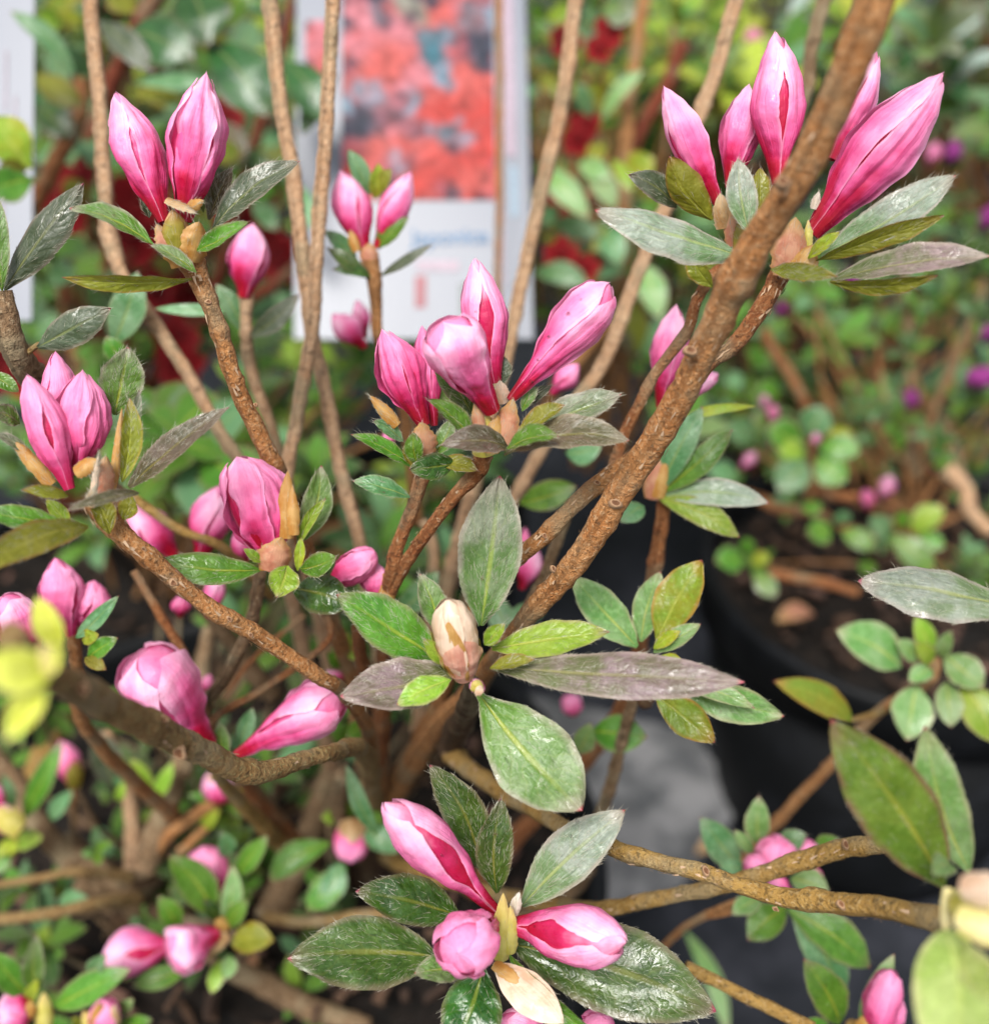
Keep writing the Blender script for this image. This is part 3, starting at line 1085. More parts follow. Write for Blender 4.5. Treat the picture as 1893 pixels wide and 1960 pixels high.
def ink(x, y):
    q_ = Vector((x / 34, y / 34, 0))
    x += 15 * noise.noise(q_)
    y += 15 * noise.noise(q_ + Vector((9, 4, 2)))
    md = .95 + .75 * noise.noise(Vector((x / 17, y / 17, 5)))
    lt = max(0, noise.noise(Vector((x / 22, y / 22, 8)))) * .16
    cr = [.45 * .02, .16 * .02, .2 * .02]
    w = .02
    for bx, by, r, c in blobs:
        d2 = ((x - bx) ** 2 + (y - by) ** 2) / (r * r)
        if d2 < 4:
            f = math.exp(-d2 * 2.2 * 1.5) * (2.4 if c in 'dtb' else 1)
            w += f
            for i in range(3):
                cr[i] += INK[c][i] * f
    return [min(1, v / w * md + lt * (.8, .5, .5)[i_]) for i_, v in enumerate(cr)]


def photo_print(x0, x1, y0, y1, nx, ny, name):
    V, F, Cc = [], [], []
    for j in range(ny + 1):
        for i in range(nx + 1):
            x, y = x0 + (x1 - x0) * i / nx, y0 + (y1 - y0) * j / ny
            V.append(Vector((cx(x) - .018 * cy(y), cy(y), .0004)))
            Cc.append([v * .42 for v in ink(x if x > 640 else x + 90, y)])
    for j in range(ny):
        for i in range(nx):
            a = j * (nx + 1) + i
            F.append((a, a + nx + 1, a + nx + 2, a + 1))
    me = mesh_of(name, V, F, [M_PHOTO], smooth=False)
    at = me.color_attributes.new('ink', 'FLOAT_COLOR', 'POINT')
    for i, c in enumerate(Cc):
        at.data[i].color = (*c, 1)
    return part(name, me, Matrix.Identity(4), card)


photo_print(655, 948, -118, 388, 60, 96, 'photo_print')
photo_print(584, 632, 20, 130, 12, 28, 'photo_print')
tx = bpy.data.curves.new('heading', 'FONT')
tx.body = 'Japonica'
tx.size = 44 * q
tx.extrude = .00005
tx.offset = .00025
tx.materials.append(M_BLUE)
_t = bpy.data.objects.new('heading_curve', tx)
COL.objects.link(_t)
bpy.context.view_layer.update()
_me = bpy.data.meshes.new_from_object(_t.evaluated_get(bpy.context.evaluated_depsgraph_get()))
bpy.data.objects.remove(_t)
part('heading', _me, Matrix.Translation((cx(790), cy(478), .0004)) @ Matrix.Rotation(R(2), 4, 'Z'), card)

q2 = .36 / FPX
Ml = card_frame(20, 300, .36, 4)
lc = thing('plant_label', 'white plant label cut off by the left edge, its print turned away', 'plant label', Ml.translation)
lc.matrix_world = Ml
card_box('card', None, -220 * q2, 44 * q2, -318 * q2, 360 * q2, -.0006, 0, M_CARD, lc, -.02)
for (a, b, w) in ((-10, 210, 3), (8, 120, 3), (-14, -60, 3)):
    card_box('print_line', None, a * q2, (a + w) * q2, (b - 120) * q2, b * q2, .0002, .0004, M_PALEP, lc, -.02)

# ================================================================== the azalea that fills the foreground
base_main = P(0, 700, 1640, .42)
base_main.z = .165
plant('azalea_bush', 'hairy-leaved azalea with clusters of pink buds, sharp in front of everything else', 'shrub', base_main)

# --- framework of stems
T([(0, 1930, -620, .128, 84), (0, 1800, -320, .136, 82), (0, 1700, -70, .143, 80), (0, 1640, 100, .148, 75), (0, 1545, 300, .157, 68), (0, 1442, 480, .168, 62), (0, 1338, 690, .182, 58), (0, 1252, 850, .193, 57), (0, 1150, 1000, .200, 52),
   (0, 1065, 1120, .206, 45), (0, 990, 1205, .216, 36), (0, 900, 1320, .25, 38), (0, 800, 1440, .30, 44), (0, 720, 1570, .37, 46)], 'brown', 'branch', 900, .09,
  'thick brown branch running diagonally across', 14,
  scars=[(0, 1180, 962, .1945, 26, 60), (0, 1060, 1088, .2005, 16, 30), (0, 1322, 668, .177, 30, 60), (0, 1500, 345, .155, 36, 60)])
T([(3, 740, 1500, .204, 110), (3, 650, 1680, .204, 105), (3, 540, 1830, .204, 100), (3, 430, 1960, .205, 95), (6, 300, 130, .207, 80), (0, 1290, 790, .212, 20)], 'red', 'branch', 420, .1)
T([(3, 440, 1490, .214, 60), (3, 330, 1560, .215, 66), (3, 240, 1700, .216, 66), (3, 190, 1850, .217, 66), (3, 100, 1980, .218, 66), (6, 0, 200, .22, 62), (5, 1760, 390, .222, 66), (5, 1690, 520, .224, 70), (0, 1170, 900, .226, 24)], 'red', 'branch', 120)
T([(5, 1760, 640, .207, 80), (5, 1640, 730, .208, 96), (5, 1520, 820, .208, 100), (5, 1380, 950, .208, 96), (5, 1250, 1085, .209, 96), (5, 1100, 1210, .211, 88), (5, 980, 1330, .216, 80), (0, 905, 1170, .225, 26), (0, 860, 1300, .26, 26), (0, 800, 1420, .30, 30)], 'brown', 'branch', 380, .1, None, 12,
  [(5, 1535, 800, .203, 46, 60), (5, 1240, 1100, .204, 40, 40)])
# centre cluster stalks
T([(5, 900, 640, .203, 110), (5, 850, 740, .204, 90), (5, 740, 860, .206, 78), (5, 620, 1010, .209, 74), (5, 510, 1160, .213, 76), (5, 420, 1310, .218, 80), (0, 740, 1160, .228, 28), (0, 735, 1290, .26, 32), (0, 730, 1430, .30, 36), (0, 705, 1570, .36, 44)], 'red', 'branch', 220, .09, None, 10, [(5, 640, 1010, .205, 30, 50)])
T([(5, 545, 760, .208, 90), (5, 510, 900, .210, 80), (5, 455, 1040, .213, 78), (5, 400, 1170, .215, 80), (5, 375, 1300, .218, 82), (0, 735, 1180, .23, 26)], 'red', 'branch', 150)
# upper left cluster stalk
T([(1, 1085, 1480, .199, 150), (1, 1130, 1590, .200, 118), (1, 1185, 1730, .201, 96), (1, 1240, 1880, .203, 90), (4, 1320, 200, .206, 96), (4, 1410, 420, .210, 100), (4, 1500, 610, .214, 104), (4, 1570, 730, .218, 100), (0, 560, 980, .228, 32), (0, 620, 1150, .25, 30), (0, 680, 1320, .29, 32), (0, 700, 1480, .33, 38)], 'brown', 'branch', 420, .1, None, 12,
  [(1, 1180, 1700, .197, 44, 80), (4, 1445, 360, .206, 30, 60)])
# left cluster branch
T([(4, 560, 900, .191, 190), (4, 620, 1010, .192, 170), (4, 700, 1110, .193, 120), (4, 830, 1210, .194, 106), (4, 1000, 1360, .197, 100), (4, 1200, 1520, .200, 96), (4, 1350, 1610, .203, 96), (4, 1560, 1740, .208, 92), (4, 1800, 1890, .214, 88), (0, 650, 1318, .222, 28), (0, 700, 1390, .25, 30), (0, 720, 1500, .30, 36)], 'brown', 'branch', 900, .11, 'slender hairy branch ending in the bud cluster at the left', 12,
  [(4, 985, 1365, .191, 64, 40), (4, 1300, 1570, .197, 40, 40), (4, 815, 1175, .188, 34, 40), (4, 1420, 1660, .2, 34, 40)])
# near thick branch lower left
T([(0, 20, 1222, .118, 56), (0, 100, 1290, .132, 60), (0, 190, 1342, .150, 62), (0, 290, 1394, .168, 60), (0, 370, 1432, .181, 54), (0, 440, 1464, .191, 47), (0, 500, 1476, .197, 42), (0, 570, 1458, .206, 34), (0, 640, 1440, .218, 32), (0, 700, 1440, .25, 38), (0, 712, 1530, .32, 44)], 'mossy', 'branch', 700, .1, 'gnarled brown branch reaching out of focus towards the lower left', 14,
  [(7, 1020, 420, .174, 100, 20), (7, 930, 225, .166, 60, 60), (7, 480, 60, .136, 90, 20)])
# lower right twig
T([(8, 700, 420, .275, 110), (8, 850, 540, .26, 100), (8, 1050, 670, .245, 96), (8, 1320, 820, .226, 92), (8, 1640, 970, .209, 94), (9, 60, 1050, .203, 98), (9, 280, 1100, .199, 98), (9, 500, 1170, .196, 96), (9, 730, 1240, .194, 110), (9, 1000, 1275, .188, 118), (9, 1300, 1305, .180, 124), (9, 1600, 1365, .17, 140)], 'olive', 'branch', 800, .1, 'twig running out to the right edge at lower right', 12,
  [(9, 300, 1085, .195, 60, 20), (9, 1060, 1270, .182, 60, 40), (9, 690, 1300, .190, 40, 60)])
T([(9, 1290, 930, .212, 100), (9, 1080, 960, .216, 110), (9, 900, 1020, .219, 108), (9, 620, 1100, .223, 100), (9, 330, 1185, .228, 90), (9, 0, 1240, .235, 88), (8, 1560, 1300, .243, 84), (0, 1060, 1730, .27, 28), (0, 900, 1700, .32, 28), (0, 740, 1640, .37, 32)], 'olive', 'branch', 350, .1, None, 10,
  [(9, 1085, 935, .212, 60, 20)])
T([(9, 180, 1620, .232, 62), (9, 330, 1700, .232, 70), (9, 520, 1800, .231, 72), (9, 700, 1880, .230, 72), (9, 900, 1970, .229, 70)], 'olive', 'branch', 60)
# trunk
T([(0, 900, 1330, .255, 52), (0, 860, 1420, .29, 52), (0, 790, 1480, .33, 55), (0, 720, 1570, .38, 58), (0, 690, 1680, .42, 62), (0, 680, 1800, .44, 67)], 'dark', 'trunk', 0, .12)
T([(0, 905, 1310, .212, 30), (0, 895, 1350, .23, 41), (0, 860, 1430, .28, 47)], 'dark', 'branch', 0)
for w in ([(0, 655, 1480, .30, 30), (0, 640, 1620, .36, 33), (0, 660, 1760, .43, 33)], [(0, 720, 1390, .29, 22), (0, 690, 1480, .31, 21), (0, 640, 1590, .36, 22)], [(0, 1210, 1340, .262, 22), (0, 1185, 1430, .27, 24), (0, 1150, 1560, .29, 24), (0, 1080, 1720, .34, 22), (0, 820, 1800, .42, 30)],
          [(4, 1480, 1300, .235, 71), (4, 1440, 1500, .24, 77), (4, 1380, 1680, .246, 74), (4, 1280, 1900, .255, 71), (0, 400, 1380, .28, 24), (0, 520, 1550, .35, 25), (0, 660, 1730, .42, 30)],
          [(10, 120, 440, .25, 59), (10, 300, 740, .252, 64), (10, 480, 1030, .255, 67), (10, 620, 1400, .262, 62), (0, 450, 1480, .3, 22), (0, 600, 1640, .38, 27)],
          [(10, 1480, 760, .25, 44), (10, 1500, 900, .25, 49), (10, 1340, 1060, .25, 46), (10, 1000, 1290, .254, 52), (10, 720, 1450, .26, 55), (0, 380, 1420, .28, 19)],
          [(10, 1320, 750, .29, 33), (10, 1080, 950, .29, 34), (10, 900, 1130, .295, 34), (10, 760, 1330, .30, 44)]):
    T(w, 'red' if w[0][0] == 10 else 'grey', 'branch')

# --- upper left cluster: two pink buds
C = .198
B(1, 930, 1250, 650, 512, 280, .199, .195, 'pink', 'mid', 3, 130, .5, .11, gap=.2)
S(1, 900, 1150, 880, 1080, 60, 'white', .199, None, 0, 14)
B(1, 1040, 1250, 1168, 398, 318, .197, .193, 'pink', 'mid', 4, 60, .5, .15, gap=.2)
S(1, 1060, 1500, 975, 1180, 250, 'orange', .197, .194, 20, 26)
S(1, 1075, 1480, 1125, 1250, 220, 'orange', .1955, .193, 20, 16)
S(1, 985, 1425, 885, 1265, 140, 'pink', .194, .1925, 20, 24)
S(1, 1000, 1400, 985, 1195, 170, 'olive', .1935, .192, 10, 10)
S(1, 940, 1120, 1110, 1205, 60, 'tan', .1925, .192, 40, 60)
S(1, 1060, 1180, 1150, 1130, 80, 'orange', .194, .193, 10, 16)
L(1, 870, 1385, 398, 1168, 118, 'greygreen', .196, .190, 52, .05, .3, 120)
L(1, 1085, 1575, 352, 1572, 92, 'olive', .198, .190, -40, .13, .25, 90, tipdrop=.1)
L(1, 1205, 1290, 1692, 905, 165, 'darkgrey', .200, .199, 30, .06, .25, 260)
L(1, 1180, 1240, 1310, 945, 112, 'brown', .201, .200, 25, .04, .3, 150)
L(1, 1110, 1415, 1405, 1250, 98, 'green', .195, .189, 40, .05, .5, 110)
L(1, 845, 1230, 795, 1115, 50, 'darkgrey', .200, .198, 20, .04, .3, 60)
L(1, 1110, 1540, 850, 1380, 84, 'greygreen', .195, .192, 30, .05, .4, 70)
L(1, 1150, 1200, 1150, 1000, 60, 'greygreen', .204, .203, 10, .05, .3, 30)
# whorl cut by the left edge
T([(1, 15, 1640, .205, 110), (1, 60, 1880, .207, 150), (4, 130, 130, .212, 160), (4, 260, 330, .225, 140), (0, 190, 900, .25, 36), (0, 330, 1080, .28, 32), (0, 520, 1330, .33, 34)], 'grey', 'branch', 80)
L(1, 30, 1630, 472, 1030, 200, 'darkgrey', .205, .203, 25, .05, -.35, 160)
L(1, 15, 1640, -10, 1110, 130, 'greygreen', .203, .2, 10, .05, .3, 100)
L(1, 30, 1640, 140, 1450, 90, 'dark', .208, .207, 10, .05, .3, 20)
L(1, 215, 1960, 622, 1740, 195, 'darkgrey', .206, .202, 12, .08, -.2, 60, tipdrop=.2)
T([(1, 225, 1945, .207, 30), (4, 160, 75, .209, 30), (4, 120, 160, .212, 34)], 'olive', 'leaf_stalk')
L(4, -60, 180, 110, 290, 90, 'green', .206, None, 20)

# --- cluster in the middle
B(5, 560, 480, 318, -70, 262, .206, .203, 'deep', 'mid', 4, 40, .6, .11, gap=.3)
B(5, 615, 480, 545, -92, 165, .209, .206, 'deep', 'mid', 3, 150, .5, .06)
S(5, 560, 660, 545, 460, 190, 'pink', .205, .202, 0, 20)
S(5, 410, 480, 250, 310, 90, 'orange', .205, .203, 10, 44)
S(5, 525, 740, 500, 545, 105, 'olive', .204, .203, 0, 6)
B(5, 962, 240, 842, -474, 262, .203, .199, 'soft', 'mid', 3, 140, .5, .07, gap=.45)
B(5, 1045, 335, 1610, -325, 300, .198, .190, 'pink', 'club', 4, 20, .8, .06, -.05)
B(5, 940, 395, 655, -110, 365, .193, .182, 'pink', 'blunt', 4, 65, .6, .055)
S(5, 905, 660, 895, 395, 200, 'yellow', .197, .193, 10, 40)
S(5, 985, 610, 1060, 330, 185, 'pink', .1955, .192, 15, 40)
S(5, 940, 640, 975, 420, 150, 'orange', .195, .193, 15, 30)
S(5, 885, 540, 845, 345, 92, 'pink', .1935, .1915, 10, 20)
S(5, 1000, 360, 985, 225, 110, 'cream', .198, .196, 0, 26)
L(5, 830, 420, 608, 75, 150, 'darkhair', .199, .195, 15, .08, .3, 140)
L(5, 850, 600, 585, 330, 110, 'green', .193, .187, 35, .05, .45, 110)
L(5, 1080, 540, 1672, 298, 178, 'grey', .198, .194, 38, .07, .2, 300)
L(5, 1010, 640, 1720, 560, 165, 'brown', .195, .186, 48, .13, .2, 320)
L(5, 1040, 610, 660, 580, 150, 'brown', .191, .184, 34, .16, .35, 150, tipdrop=.3)
L(5, 1010, 630, 1315, 540, 100, 'green', .190, .184, 48, .08, .4, 90)
L(5, 1085, 520, 1350, 362, 92, 'olive', .193, .190, 40, .05, .5, 80)
L(5, 1110, 400, 1200, 260, 70, 'greygreen', .199, .198, 10, .05, .4, 60)
L(5, 1120, 390, 1275, 255, 70, 'darkgrey', .201, .2, 20, .05, .4, 60)
L(5, 985, 260, 1010, 90, 110, 'darkgrey', .2045, .204, 10, .05, .3, 60)
L(5, 500, 720, 150, 528, 88, 'green', .206, .199, 38, .08, .3, 70)
L(5, 530, 710, 500, 515, 112, 'green', .203, .200, -10, .10, .3, 30, 'obov')
L(5, 738, 690, 475, 728, 150, 'dark', .203, .198, -10, .05, .1, 60, 'ell', label='dark green leaf seen flat, rounded below')
L(5, 478, 885, 158, 790, 104, 'teal', .208, .205, 30, .12, .2, 60)
L(5, 640, 680, 860, 735, 100, 'olive', .204, .2, 30, .05, .3, 40)
L(5, 440, 570, 275, 450, 80, 'teal', .207, .204, 20, .05, .3, 30)
L(5, 620, 650, 720, 440, 110, 'greygreen', .208, .207, 20, .05, .3, 40)
L(5, 480, 700, 450, 580, 60, 'olive', .205, .204, 0, .05, .3, 10)

# --- cluster upper right behind the thick branch
B(3, 365, 1150, 52, 480, 225, .206, .203, 'pink', 'mid', 3, 80, .5, .04)
B(3, 430, 1060, 540, 468, 228, .210, .208, 'pink', 'mid', 3, 40, .6, .05)
B(3, 705, 1040, 690, 168, 300, .203, .199, 'pink', 'mid', 2, 5, .3, .09, gap=.26)
B(3, 1000, 900, 1262, 285, 205, .208, .206, 'soft', 'mid', 4, 20, .7, .1)
B(3, 890, 1320, 1642, 405, 372, .200, .190, 'pink', 'mid', 4, 30, .5, .06, gap=.21)
S(3, 760, 1560, 800, 1225, 240, 'pink', .198, .195, 10, 24)
S(3, 790, 1560, 900, 1380, 190, 'orange', .196, .1945, 20, 20)
S(3, 870, 1400, 870, 1240, 60, 'yellow', .197, .196, 0, 10)
S(3, 400, 1290, 375, 1090, 130, 'tan', .205, .203, 10, 30)
S(3, 450, 1390, 430, 1180, 110, 'pink', .206, .204, 10, 16)
S(3, 480, 1420, 500, 1200, 90, 'olive', .205, .204, 10, 16)
S(3, 900, 1180, 930, 1080, 60, 'white', .199, .198, 10, 20)
L(3, 500, 1450, -326, 1178, 218, 'silver', .199, .190, 34, .09, -.3, 420, label='pale hairy leaf pointing left')
L(3, 540, 1320, 475, 895, 172, 'silver', .199, .197, 8, .06, .2, 260)
L(3, 610, 1220, 600, 945, 110, 'olive', .2, .199, 15, .05, .35, 20)
L(3, 330, 1240, 85, 880, 195, 'olive', .205, .200, -20, .06, -.3, 30)
L(3, 940, 1440, 1705, 985, 205, 'silver', .196, .188, 30, .05, .18, 460, label='pale hairy leaf pointing up to the right')
L(3, 915, 1470, 1640, 1220, 110, 'olive', .1945, .187, -35, .06, .25, 60)
L(3, 1000, 1580, 1905, 1438, 155, 'purple', .194, .180, 42, .05, .35, 330)
L(3, 990, 1590, 1600, 1560, 90, 'olive', .192, .183, -38, .08, .2, 60)
L(3, 870, 1460, 1050, 1308, 72, 'yellow', .194, .190, 15, .1, .4, 30)
L(3, 660, 1520, 1035, 1560, 100, 'olive', .190, .182, 20, .12, .4, 200)
L(3, 130, 1170, -140, 985, 150, 'darkgrey', .209, .205, 20, .05, .2, 60)
L(3, 330, 1620, 190, 1430, 112, 'olive', .212, .21, -20, .05, .3, 20)
L(3, 470, 1470, 310, 1430, 60, 'purple', .199, .196, 10, .05, .3, 30)

# --- left cluster
B(4, 400, 700, 312, 55, 238, .199, .196, 'flushed', 'mid', 3, 95, .4, .05)
B(4, 450, 760, 470, 160, 310, .194, .192, 'flushed', 'mid', 4, 45, .5, .10, gap=.3)
B(4, 395, 840, 150, 185, 245, .190, .187, 'flushed', 'mid', 3, 135, .4, .08, gap=.4)
S(4, 300, 810, 38, 520, 100, 'orange', .190, .188, 10, 60)
S(4, 420, 745, 560, 670, 110, 'orange', .186, .1855, 20, 12)
S(4, 580, 880, 600, 650, 150, 'pink', .189, .188, 10, 40)
S(4, 520, 910, 560, 640, 46, 'cream', .1855, .185, 10, 110)
S(4, 500, 940, 540, 830, 80, 'tan', .1850, .1845, 10, 90)
S(4, 640, 850, 690, 380, 66, 'orange', .192, .191, 10, 20)
L(4, 650, 420, 727, 38, 238, 'greygreen', .197, .195, 12, .05, .15, 260)
L(4, 690, 800, 735, 325, 118, 'olive', .190, .188, 15, .06, .5, 130)
L(4, 710, 640, 790, 280, 70, 'grey', .193, .192, 20, .06, .4, 160)
L(4, 730, 830, 1292, 372, 150, 'brown', .191, .188, 34, .06, .3, 260, 'lance', label='narrow dark hairy leaf with a pink tip')
L(4, 115, 470, -60, 395, 110, 'greygreen', .196, .19, 20, .05, .3, 120)
L(4, 180, 650, -30, 520, 60, 'white' if False else 'grey', .190, .186, 20, .05, .4, 120)
L(4, 400, 1065, -110, 965, 135, 'green', .187, .18, 30, .07, .15, 80)
L(4, 500, 1050, -160, 1330, 200, 'olive', .180, .158, 25, .10, .15, 160)
L(4, 480, 1060, 120, 1130, 110, 'darkhair', .184, .172, 20, .06, .3, 80)
L(4, 790, 860, 385, 955, 72, 'brown', .182, .172, 30, .12, .4, 120)
L(4, 390, 1075, 262, 895, 92, 'yellow', .188, .186, 0, .06, .3, 20)
L(4, 390, 880, 128, 842, 70, 'olive', .186, .18, 30, .12, .4, 40)
L(4, 620, 1090, 520, 860, 130, 'olive', .1885, .1865, 10, .05, .35, 30)
L(4, 700, 1010, 740, 860, 110, 'olive', .190, .188, 10, .05, .35, 30)

# --- wrinkled bud left of the middle
B(4, 1545, 1190, 1335, 650, 345, .215, .211, 'flushed', 'fat', 5, 50, .6, .17, gap=.3)
S(4, 1620, 1120, 1625, 735, 130, 'orange', .211, .209, 0, 8)
S(4, 1660, 1100, 1650, 820, 90, 'orange', .209, .208, 0, 6)
S(4, 1540, 1310, 1590, 1110, 220, 'pink', .209, .207, 10, 10)
S(4, 1490, 1300, 1500, 1180, 70, 'orange', .210, .209, 10, 8)
L(4, 1475, 1295, 895, 1242, 178, 'green', .211, .206, 18, .06, .12, 90, label='glossy green leaf pointing left, rimmed with white hairs')
L(4, 1620, 1270, 1560, 1450, 180, 'lime', .208, .203, 0, .06, .2, 30)
L(4, 1690, 1290, 1900, 1225, 138, 'green', .210, .205, 12, .06, .2, 30, 'obov')
L(4, 1680, 1150, 1815, 705, 170, 'greygreen', .214, .212, -12, .05, .2, 50)
L(4, 1690, 1150, 1840, 890, 70, 'lime', .212, .21, 0, .05, .4, 20)
L(4, 1650, 1400, 1985, 1500, 235, 'dark', .215, .21, 5, .03, .08, 10)
L(4, 1480, 1250, 1375, 1175, 60, 'lime', .209, .206, 20, .08, .3, 20)
L(4, 1680, 1300, 1700, 1110, 60, 'yellow', .212, .211, 0, .05, .4, 8)
# small bud beyond it
B(5, 55, 1360, 285, 1190, 190, .222, .218, 'flushed', 'fat', 4)
B(5, 300, 1480, 270, 1240, 170, .224, .222, 'flushed', 'mid', 3)
S(5, 340, 1460, 380, 1270, 140, 'orange', .221, .22, 0)
T([(5, 280, 1460, .225, 90), (5, 200, 1600, .232, 80), (0, 690, 1250, .25, 26), (0, 715, 1340, .28, 30)], 'red', 'branch')
L(5, 60, 1300, 300, 1230, 60, 'teal', .226, .224, 10)

# --- rosette with the brown resting bud
B(5, 785, 1900, 690, 1455, 255, .194, .186, 'cream', 'fat', 3, 30, .3, .08, label='bud still wrapped in its brown scales',
  scales=[('cream', 150, 62, .985, .03), ('cream', 20, 60, .99, .05), ('orange', 70, 40, .84, .075), ('peach', 100, 74, .60, .10), ('yellow', -10, 46, .66, .12), ('olive', 190, 40, .40, .14)])
L(5, 880, 1610, 985, 762, 362, 'grey', .199, .193, 4, .03, .13, 620, 'ell', label='broad grey hairy leaf standing upright in the centre')
L(5, 655, 1810, 66, 1432, 292, 'green', .197, .190, 14, .07, .15, 380)
L(5, 640, 1640, 535, 1318, 160, 'greygreen', .199, .197, 10, .06, .4, 110)
L(5, 940, 1740, 1605, 1640, 200, 'lime', .195, .190, 26, .05, .15, 130, label='bright green leaf above the purple one')
L(5, 950, 1850, 2365, 1918, 250, 'purple', .193, .178, 26, .05, -.12, 620, 'ell', label='long purple-grey hairy leaf pointing right')
L(5, 730, 1880, 88, 2005, 300, 'purple', .194, .186, 20, .06, .14, 330)
L(8, 705, 5, 405, 148, 160, 'lime', .187, .183, 22, .07, .15, 30)
L(8, 862, 82, 1450, 745, 470, 'greygreen', .192, .184, 4, .05, .06, 300, 'obov', label='broad green leaf with yellow midrib hanging below the centre', hlen=.0009)
L(5, 670, 1830, 555, 1680, 90, 'lime', .191, .188, 10, .06, .4, 30)
L(5, 900, 1720, 1015, 1600, 96, 'lime', .192, .19, 10, .05, .5, 30)
L(5, 930, 1850, 1180, 1800, 80, 'olive', .190, .187, 30, .05, .5, 60)
B(8, 880, 62, 838, 30, 84, .189, .184, 'soft', 'fat', 3)
S(8, 885, 70, 832, 18, 92, 'yellow', .1845, .1835, 5, 0, -.9)
S(8, 890, 80, 850, 55, 76, 'cream', .1835, .183, 5, 0, -.9)
# whorl behind to the right
T([(9, 10, 30, .228, 50), (6, 20, 1900, .232, 60), (0, 1235, 1345, .25, 28)], 'red', 'branch')
L(5, 1760, 1730, 1392, 1330, 215, 'pale', .224, .220, 14, .05, .15, 60)
L(5, 1780, 1700, 1890, 1305, 175, 'pale', .226, .223, 10, .05, .15, 60)
L(6, 20, 1690, 272, 1238, 250, 'redgreen', .222, .219, 8, .05, .15, 20, label='yellowish leaf edged with red')
L(6, 0, 1760, 265, 1600, 112, 'pale', .219, .217, 15, .05, .5, 40)
L(6, 0, 1740, 150, 1640, 80, 'yellow', .218, .216, 10, .05, .5, 20)
L(6, 40, 1780, 170, 1840, 60, 'yellow', .218, .216, 10, .05, .5, 20)
L(9, 10, 90, 345, 362, 205, 'redgreen', .218, .212, -6, .05, .15, 20)
L(9, 150, 60, 735, 215, 220, 'pale', .223, .216, -14, .06, .15, 120)
L(9, 60, 10, 570, 165, 110, 'pale', .220, .214, 20, .06, .3, 60)

# --- bottom cluster: three buds facing the lens
B(8, 950, 1300, 325, 690, 310, .199, .185, 'pink', 'long', 2, -10, .35, .07, gap=.33)
B(8, 1015, 1385, 1708, 1490, 365, .199, .184, 'pink', 'long', 2, -2, .25, .07, gap=.29)
S(8, 990, 1600, 1005, 1210, 140, 'yellow', .198, .193, 0, 16)
S(8, 1040, 1560, 1045, 1280, 110, 'yellow', .197, .194, 0, 20)
S(8, 1060, 1340, 1095, 1205, 76, 'white', .197, .195, 0, 14)
B(8, 935, 1370, 742, 1555, 345, .197, .178, 'flushed', 'blunt', 3, 20, .5, .14)
S(8, 950, 1605, 1345, 1945, 220, 'cream', .194, .186, 10, 40, -.2, label='dry papery scale hanging below the buds', kind='ell')
S(8, 950, 1610, 1130, 1740, 90, 'orange', .1935, .190, 10, 6, -.2)
L(8, 880, 1080, 592, 488, 235, 'darkhair', .203, .198, 8, .05, .22, 300)
L(8, 970, 1210, 992, 678, 212, 'darkhair', .201, .196, 4, .05, .25, 260)
L(8, 1110, 1285, 1690, 742, 290, 'silver', .201, .196, 4, .05, .12, 420, label='pale blue-green hairy leaf with water marks')
L(8, 770, 1345, 178, 1198, 268, 'dark', .200, .193, 10, .05, .12, 200, label='wet dark green leaf left of the three buds')
L(8, 640, 1570, -208, 1575, 400, 'darkhair', .199, .189, 10, .05, .1, 420, label='large wet dark leaf at the lower left of the three buds')
L(8, 770, 1650, 505, 1665, 165, 'greygreen', .193, .187, 20, .07, .3, 110)
L(8, 890, 1630, 715, 2100, 340, 'dark', .198, .190, -4, .05, .12, 120)
L(8, 1050, 1500, 2205, 1880, 480, 'darkhair', .202, .193, -6, .05, .1, 560, label='large dark leaf at the lower right of the three buds')
L(8, 1040, 1560, 1530, 2010, 150, 'green', .196, .190, -30, .13, .5, 160)
B(8, 1290, 2060, 990, 1920, 230, .205, .199, 'pink', 'long', 3)
B(8, 1500, 2060, 1560, 1900, 200, .21, .206, 'red' if False else 'deep', 'long', 3)

# --- whorl at the right edge, close to the lens
L(9, 1640, 1170, 1005, 235, 440, 'redrim', .164, .156, 4, .04, .12, 160, label='big leaf with red-brown rim near the right edge')
L(9, 1780, 1090, 1535, 275, 285, 'pale', .166, .160, 6, .05, .15, 160)
L(9, 1640, 1420, 1680, 2250, 500, 'paleyellow', .142, .124, 0, .05, .12, 60)
L(9, 1700, 1480, 2050, 2100, 330, 'paleyellow', .140, .124, 0, .05, .12, 60)
B(9, 1700, 1280, 2100, 1390, 380, .150, .140, 'paleyellow', 'fat', 3)
S(9, 1660, 1270, 1920, 1340, 190, 'yellow', .144, .137, 0, 0, -.6)
S(9, 1720, 1180, 2050, 1200, 230, 'cream', .136, .130, 0, 0, -.6)
S(9, 1700, 1340, 2050, 1480, 220, 'paleyellow', .136, .130, 0, 0, -.6)
S(9, 1660, 1180, 1640, 1480, 90, 'paleyellow', .150, .148, 0, 0, -.5)
L(9, 1690, 1060, 1570, 1100, 130, 'pale', .158, .152, 20, .05, .3, 40)
L(9, 1660, 1430, 1790, 1600, 130, 'blur_lime', .145, .14, 0, .05, .3, 0)
L(6, 2060, 1530, 1155, 1352, 285, 'silver', .186, .190, 34, .05, -.2, 260, label='pale wet leaf entering from the right edge')
